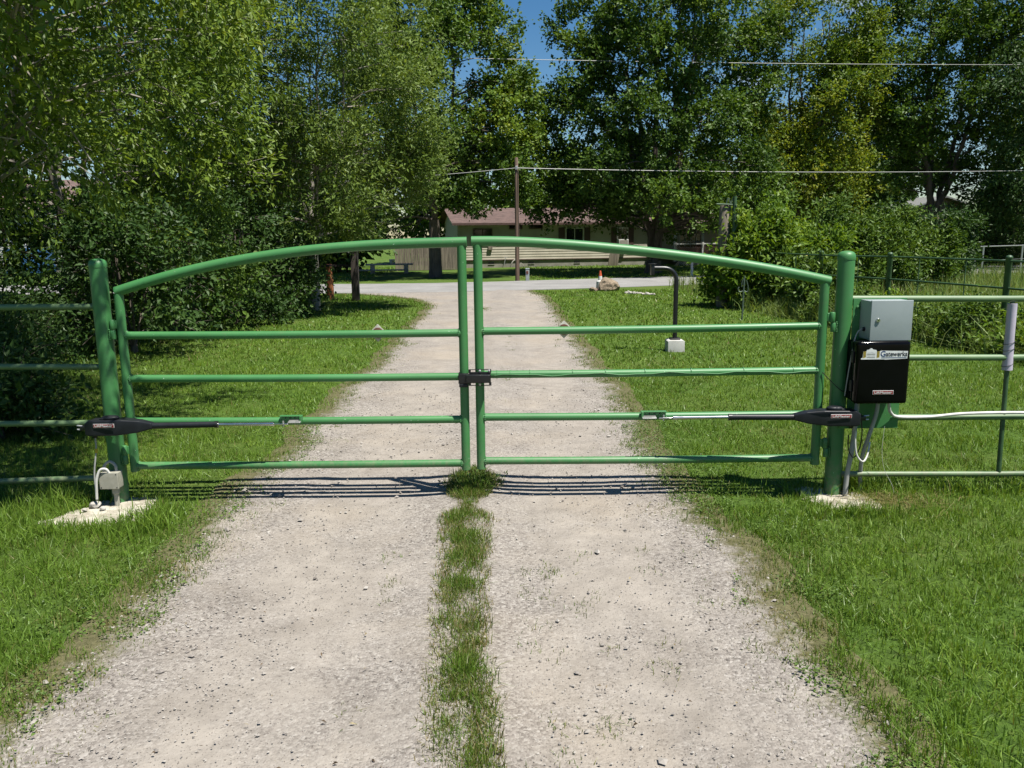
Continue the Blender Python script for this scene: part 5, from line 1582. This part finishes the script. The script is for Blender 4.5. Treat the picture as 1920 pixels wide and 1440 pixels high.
def lawn_points(y0, y1, dens, seed):
    rg = np.random.default_rng(seed)
    hw = 0.70 * y1 + 1.0
    n = int((y1 - y0) * 2 * hw * dens)
    x = (rg.random(n) * 2 - 1) * hw
    y = y0 + (y1 - y0) * rg.random(n)
    ok = np.abs(x) < 0.70 * y + 1.0
    x, y = x[ok], y[ok]
    el, er_ = edge_l(y), edge_r(y)
    out = np.maximum(el - x, x - er_) + 0.20       # > 0.2 on the lawn
    pr_ = np.clip((out + 0.26) / 0.38, 0.0, 1.0) ** 1.6
    edge_cl = fbm(x + 70, y, 5.0)
    pr_ *= np.where(out < 0.12, np.clip((edge_cl - 0.30) * 6.0 + out * 4.0, 0.03, 1.0), 1.0)
    clump = fbm(x, y, 8.0)
    pr_ *= np.clip(0.18 + 2.5 * (clump - 0.28), 0.22, 1.0)
    bare = fbm(x + 40, y, 0.9)
    pr_ *= np.where((bare > 0.72) & (out < 1.2), 0.6, 1.0)
    pr_ *= np.where((y > 27.2 + 0) & (y < road_y(x) + 6.2) | (y > road_y(x) - 0.1) & (y < road_y(x) + 5.9), 0.0, 1.0)
    for poly in (FOOT_L, FOOT_R):
        pr_ *= np.where(in_poly(x, y, poly), 0.03, 1.0)
    for (cx, cy, r) in ((-2.15, 5.62, 0.38), (1.54, 5.22, 0.12), (2.55, 5.15, 0.16)):
        dd = np.hypot((x - cx) / 1.3, y - cy)
        pr_ *= np.clip((dd / r - 0.6) / 0.5, 0.12, 1.0)
    pr_ *= np.where((x > 2.41) & (x < 2.69) & (y > 12.42) & (y < 12.70), 0, 1)
    ok = rg.random(len(x)) < pr_
    return x[ok], y[ok], out[ok], rg


def lawn(y0, y1, dens, seed, h, w, five, label):
    x, y, out, rg = lawn_points(y0, y1, dens, seed)
    n = len(x)
    patch = fbm(x, y, 0.8)
    fine = fbm(x + 13, y + 5, 4.5)
    H = h * (0.40 + 0.9 * rg.random(n)) * (0.40 + 1.25 * fine) * np.clip(0.45 + out / 0.6, 0.45, 1.0)
    tall = (fbm(x - 7, y + 31, 2.2) > 0.62) & (out > 0.25)
    H *= np.where(tall, 1.45, 1.0)
    T = 0.36 + 0.50 * patch + 0.35 * (fine - 0.5) + rg.normal(size=n) * 0.16
    T -= 0.38 * np.clip(1 - out / 0.36, 0, 1) + 0.05 * (out < 0.7)
    T -= 0.20 * (fbm(x + 3, y - 9, 1.5) > 0.66)
    T = np.where(rg.random(n) < 0.04, 0.05 + 0.1 * rg.random(n), T)
    # beneath the left trees the turf takes a lower tint
    T -= np.where(x < -4.6, 0.10, 0.0)
    P = np.stack([x, y, np.full(n, -0.003)], 1)
    blades('lawn_grass', label, 'grass_blades', P, H, w * (0.7 + 0.6 * rg.random(n)), T, seed + 500, five, 0.75)


lawn(1.7, 3.6, 11500, 101, 0.053, 0.0046, True, 'nearest coarse lawn grass beside the driveway')
lawn(3.6, 5.2, 9000, 102, 0.052, 0.0062, False, 'lawn grass just in front of the gate')
lawn(5.2, 7.6, 5200, 103, 0.046, 0.0075, False, 'lawn grass just behind the gate')
lawn(7.6, 11.0, 2700, 104, 0.046, 0.0105, False, 'lawn grass around the keypad pedestal')
lawn(11.0, 16.0, 1150, 105, 0.050, 0.017, False, 'lawn grass halfway to the road')
lawn(16.0, 29.5, 380, 106, 0.055, 0.030, False, 'lawn grass near the road')
lawn(33.0, 52.0, 60, 107, 0.075, 0.055, False, 'lawn grass in front of the long house')

# grass strip down the middle of the drive
rg = np.random.default_rng(120)
n = 90000
y = 1.5 + (5.98 - 1.5) * rg.random(n)
mid_x = np.interp(y, [1.5, 2.5, 3.4, 4.7, 5.3, 5.9], [-0.17, -0.185, -0.25, -0.295, -0.30, -0.29])
x = mid_x + rg.normal(size=n) * 0.11
wid = 0.95 * np.interp(y, [1.5, 2.5, 3.0, 3.4, 4.0, 4.6, 4.95, 5.10, 5.22, 5.35, 5.6, 5.85, 5.98], [.15, .13, .15, .11, .13, .17, .16, .06, .05, .14, .17, .15, .05]) * (0.65 + 0.8 * fbm(x * 0, y, 3.2))
pr_ = np.clip(1.25 - np.abs(x - mid_x) / (wid * np.interp(y, [2.0, 3.6], [0.78, 1.0])), 0, 1) * np.clip(0.36 + 2.2 * (fbm(x * 1.6 + 4, y * 0.8, 7.0) - 0.30), 0.2, 1)
ok = rg.random(n) < pr_
x, y, wid, mid_x = x[ok], y[ok], wid[ok], mid_x[ok]
n = len(x)
fine = fbm(x, y, 6.0)
T = 0.10 + 0.30 * fine + rg.normal(size=n) * 0.15 - 0.22 * np.clip(np.abs(x - mid_x) / wid - 0.4, 0, 1)
H = (0.020 + 0.045 * rg.random(n)) * (0.45 + fine) * np.where(y > 5.3, 1.45, 1.1)
blades('strip_grass', 'grass strip growing down the middle of the gravel drive', 'grass_blades', np.stack([x, y, np.full(n, 0.012)], 1), H, 0.0045 * (0.7 + 0.6 * rg.random(n)), T, 121, True, 0.7)

# dry tufts scattered on the drive
rg = np.random.default_rng(130)
tx, ty = [], []
for _ in range(70):
    cy = rg.uniform(5.9, 15)
    tx.append(-0.20 + rg.normal() * 0.13)
    ty.append(cy)
for _ in range(34):
    tx.append(rg.uniform(-0.05, 0.75) if rg.random() < 0.7 else rg.uniform(-0.75, -0.3))
    ty.append(rg.uniform(2.2, 4.4))
for _ in range(150):
    yy = rg.uniform(2.2, 14)
    e = float(edge_r(np.array([yy]))[0]) if rg.random() < 0.5 else float(edge_l(np.array([yy]))[0])
    tx.append(e + np.sign(-e) * abs(rg.normal() * 0.11))
    ty.append(yy)
X, Yt = [], []
for cx, cy in zip(tx, ty):
    k = rg.integers(14, 46)
    X.append(cx + rg.normal(size=k) * 0.035)
    Yt.append(cy + rg.normal(size=k) * 0.045)
cx = rg.normal(size=400) * 0.14 - 0.66
X.append(cx)
Yt.append(20.4 + rg.normal(size=400) * 0.25)
x, y = np.concatenate(X), np.concatenate(Yt)
n = len(x)
blades('dry_tufts', 'sparse dry grass tufts scattered over the gravel', 'grass_blades', np.stack([x, y, np.full(n, 0.008)], 1), 0.010 + 0.022 * rg.random(n), np.interp(y, [2, 20], [0.003, 0.010]), 0.04 + 0.34 * rg.random(n), 131, True, 0.9)

# weeds at the meeting point of the leaves
wd = thing('weed', 'dark leafy weed under the meeting stiles of the gate', 'weed', (-0.27, 5.62, 0))
rg = np.random.default_rng(140)
M = 64
C = np.stack([-0.27 + rg.normal(size=M) * 0.075, 5.64 + rg.normal(size=M) * 0.07, np.full(M, 0.015)], 1)
D = unit(rg.normal(size=(M, 3)) * np.array([1, 1, 0.3]) + np.array([0, 0, 0.8]))
P, A, N, L, W, T = sprays(rg, C, D, np.full(M, 0.10), 22, 0.012, 0.0, 0.6, 0.022, 0.008, np.full(M, 0.35))
leaves_object('foliage', 'shrub_leaf', wd, P, A, N, L, W, T)
m_ = MB()
for i in range(0, M, 2):
    m_.tube([tuple(C[i]), tuple(C[i] + D[i] * 0.12)], [0.0018, 0.001], 4, False)
m_.build('stem', 'dark_green_paint', wd)

# uncut grass at the right post and round the left footing
rg = np.random.default_rng(150)
X, Yt, Hh = [], [], []
for (cx, cy, sx, sy, k, h) in ((2.42, 5.46, 0.12, 0.06, 420, 0.16), (2.66, 5.22, 0.10, 0.10, 260, 0.09), (-3.05, 5.30, 0.10, 0.10, 380, 0.13), (-2.30, 4.95, 0.10, 0.14, 600, 0.10), (-2.70, 4.74, 0.25, 0.04, 600, 0.085), (2.2, 4.93, 0.2, 0.04, 500, 0.08), (-3.3, 4.95, 0.2, 0.2, 700, 0.10), (3.0, 5.37, 0.5, 0.05, 900, 0.11)):
    X.append(cx + rg.normal(size=k) * sx)
    Yt.append(cy + rg.normal(size=k) * sy)
    Hh.append(h * (0.5 + rg.random(k)))
x, y, H = np.concatenate(X), np.concatenate(Yt), np.concatenate(Hh)
n = len(x)
blades('uncut_grass', 'longer uncut grass around the post footings and fence foot', 'grass_blades', np.stack([x, y, np.full(n, 0.0)], 1), H, 0.0065 * (0.6 + 0.7 * rg.random(n)), 0.62 + 0.2 * rg.normal(size=n), 151, True, 0.6)

# grass creeping over the rims of the footings
rg = np.random.default_rng(152)
X, Yt = [], []
for poly in (FOOT_L, FOOT_R):
    m_ = len(poly)
    for i in range(m_):
        a, b2 = np.array(poly[i]), np.array(poly[(i + 1) % m_])
        k = int(np.linalg.norm(b2 - a) * 700)
        q = rg.random((k, 1))
        p = a + (b2 - a) * q + rg.normal(size=(k, 2)) * 0.035
        g = fbm(p[:, 0], p[:, 1], 6.0) > 0.42
        X.append(p[g, 0])
        Yt.append(p[g, 1])
x, y = np.concatenate(X), np.concatenate(Yt)
n = len(x)
blades('rim_grass', 'grass creeping over the rims of the concrete footings', 'grass_blades', np.stack([x, y, np.zeros(n)], 1), 0.03 + 0.06 * rg.random(n), 0.0055 * (0.6 + 0.7 * rg.random(n)), 0.5 + 0.22 * rg.normal(size=n), 153, True, 0.8)

# small round-leaved weeds hugging the verge
rg = np.random.default_rng(155)
n = 26000
y = 1.7 + rg.random(n) ** 1.3 * 6.5
sd_ = rg.random(n) < 0.62
off = np.abs(rg.normal(size=n)) * 0.42 - 0.12
x = np.where(sd_, edge_r(y) + off, edge_l(y) - off)
ok = fbm(x + 11, y + 3, 3.4) > 0.50
x, y = x[ok], y[ok]
n = len(x)
P = np.stack([x, y, 0.008 + 0.035 * rg.random(n) ** 1.5], 1)
A = unit(np.stack([rg.normal(size=n), rg.normal(size=n), 0.2 + 0.3 * rg.random(n)], 1))
N = unit(np.stack([rg.normal(size=n) * 0.4, rg.normal(size=n) * 0.4, np.ones(n)], 1))
Lq = 0.009 + 0.012 * rg.random(n)
v = leaf_quads(P, A, N, Lq, Lq * 0.75, 0.2)
tag(np_mesh('verge_weeds', v, np.arange(4 * n), np.full(n, 4), 'clover_leaf', None, np.repeat(rg.random(n), 4)), 'low round leaved weeds along the edges of the drive', 'weeds', None, 'stuff')

# dry clippings lying by the right post
n = 900
x = 2.55 + rg.normal(size=n) * 0.17
y = 5.17 + rg.normal(size=n) * 0.11
blades('grass_clippings', 'straw coloured clippings lying right of the right post footing', 'grass_blades', np.stack([x, y, 0.01 + 0.03 * rg.random(n)], 1), 0.02 + 0.02 * rg.random(n), 0.0045 + 0 * x, 0.10 * rg.random(n), 156, True, 4.0)

# field of tall grass behind the long fence, weeds along its foot
rg = np.random.default_rng(160)
n = 62000
x = rg.uniform(5.5, 24, n)
y = rg.uniform(8.5, 33, n)
d = x - FL(y)
pr_ = np.where((d > 0) & (x < 0.72 * y + 1.5), np.clip(0.35 + 1.2 * (fbm(x, y, 0.8) - 0.3), 0.1, 1), 0) * np.where(y < road_y(x) - 0.8, 1, 0)
ok = rg.random(n) < pr_
x, y, d = x[ok], y[ok], d[ok]
n = len(x)
H = (0.25 + 0.45 * rg.random(n)) * (0.6 + 0.8 * fbm(x, y, 0.7))
blades('tall_grass', 'pale tall grass in the field behind the right pipe fence', 'tall_grass_blades', np.stack([x, y, np.full(n, -0.01)], 1), H, 0.016 * (0.6 + 0.7 * rg.random(n)), 0.15 + 0.7 * rg.random(n), 161, True, 0.45)
n = 15000
y = rg.uniform(9.0, 19.8, n)
x = FL(y) + rg.normal(size=n) * 0.26 - 0.18
H = (0.14 + 0.50 * rg.random(n)) * (0.35 + 1.3 * fbm(x, y, 1.1)) * np.interp(y, [9, 13, 16, 20], [1.0, 1.2, 0.9, 0.8])
blades('fence_weeds', 'rank weeds along the foot of the right pipe fence', 'tall_grass_blades', np.stack([x, y, np.full(n, -0.01)], 1), H, 0.016 * (0.6 + 0.7 * rg.random(n)), 0.35 + 0.6 * rg.random(n), 162, True, 0.8)
WCL = [(7.35, 12.6), (7.45, 11.7), (7.15, 13.6), (7.0, 14.6), (6.85, 15.7), (7.62, 10.9), (6.72, 16.6)]
WNM = ['leafy weed clump at the second fence post', 'weed clump behind the lilac sleeve', 'weed clump between two fence posts', 'broad weed clump under the lower fence rail', 'weed clump next to the tangled bush', 'nearest weed clump at the right picture edge', 'small weed clump at the far fence post']
for k, ((x, y), lb) in enumerate(zip(WCL, WNM)):
    plant('weed_clump', lb, 'weeds', (x - 0.15, y, 0), [(0.06, 0.32), (0.2, 0.42), (0.4, 0.25), (0.55, 0.1)], 170 + k, 'lime_leaf' if k % 2 else 'shrub_leaf', 'bark', lobes=14, lobe_r=0.18, clusters=11, n_leaf=16,
          leaf_l=0.085, leaf_w=0.04, stems=4, fork=0.08, trunk_r=0.012, rise=0.4, droop=0.4, spray=0.25, group='weeds on the right fence', twigs=4, twig_r=0.003)

# ------------------------------------------------------------------ loose stones on the drive
rg = np.random.default_rng(200)
n = 22000
y = 1.7 * np.exp(rg.random(n) * math.log(9.5 / 1.7))
el, er_ = edge_l(y), edge_r(y)
x = el - 0.1 + (er_ - el + 0.2) * rg.random(n)
u = np.minimum(x - el, er_ - x)
bare = fbm(x + 2, y * 0.6, 1.3)
pr_ = np.clip(0.25 + 1.5 * (0.75 - bare), 0.1, 1) * np.where(u < 0.35, 1.0, 0.7)
ok = rg.random(n) < pr_
x, y, u = x[ok], y[ok], u[ok]
n = len(x)
R = 0.0030 * np.exp(rg.normal(size=n) * 0.42) * np.where(u < 0.4, 1.25, 1.0) * np.interp(y, [1.7, 9], [1.0, 1.6])
R = np.where(rg.random(n) < 0.012, R * 2.6, R)
R = np.minimum(R, 0.020)
dirs = np.array([[1, 0, 0], [-1, 0, 0], [0, 1, 0], [0, -1, 0], [0, 0, 1], [0, 0, -1]], float)
sc = 0.65 + 0.7 * rg.random((n, 6))
rot = rg.random(n) * 2 * np.pi
v = dirs[None] * sc[..., None] + rg.normal(size=(n, 6, 3)) * 0.18
v[..., 2] *= 0.65
c, s = np.cos(rot)[:, None], np.sin(rot)[:, None]
vx = v[..., 0] * c - v[..., 1] * s
vy = v[..., 0] * s + v[..., 1] * c
v = np.stack([vx, vy, v[..., 2]], -1) * R[:, None, None]
v += np.stack([x, y, 0.011 + R * 0.35 + 0.02 * np.exp(-((x + 0.27) / 0.22) ** 2)], 1)[:, None]
tri = np.array([[0, 2, 4], [2, 1, 4], [1, 3, 4], [3, 0, 4], [2, 0, 5], [1, 2, 5], [3, 1, 5], [0, 3, 5]])
fi = (np.arange(n)[:, None, None] * 6 + tri[None]).ravel()
T = 0.2 + 0.7 * rg.random(n)
T = np.where(rg.random(n) < 0.05, 0.02, T)
tag(np_mesh('loose_gravel', v.reshape(-1, 3), fi, np.full(8 * n, 3), 'loose_stone', None, np.repeat(T, 6)), 'loose small stones scattered over the gravel drive', 'gravel', None, 'stuff')

# dead leaves and twigs lying on the drive
n = 420
y = 1.8 * np.exp(rg.random(n) * math.log(12 / 1.8))
x = edge_l(y) + (edge_r(y) - edge_l(y)) * rg.random(n)
P = np.stack([x, y, np.full(n, 0.026)], 1)
A = unit(np.stack([rg.normal(size=n), rg.normal(size=n), rg.normal(size=n) * 0.15], 1))
N = unit(np.stack([rg.normal(size=n) * 0.3, rg.normal(size=n) * 0.3, np.ones(n)], 1))
Lq = 0.010 + 0.018 * rg.random(n) ** 2
leafy('dead_leaf', [(0.0, (0.05, 0.035, 0.022)), (0.5, (0.14, 0.10, 0.06)), (1.0, (0.26, 0.22, 0.13))], 0.1, 0.7, 0.2)
v = leaf_quads(P, A, N, Lq, Lq * (0.12 + 0.5 * rg.random(n) ** 2), 0.4)
tag(np_mesh('leaf_litter', v, np.arange(4 * n), np.full(n, 4), 'dead_leaf', None, np.repeat(rg.random(n), 4)), 'small dead leaves and twigs on the gravel', 'leaf litter', None, 'stuff')
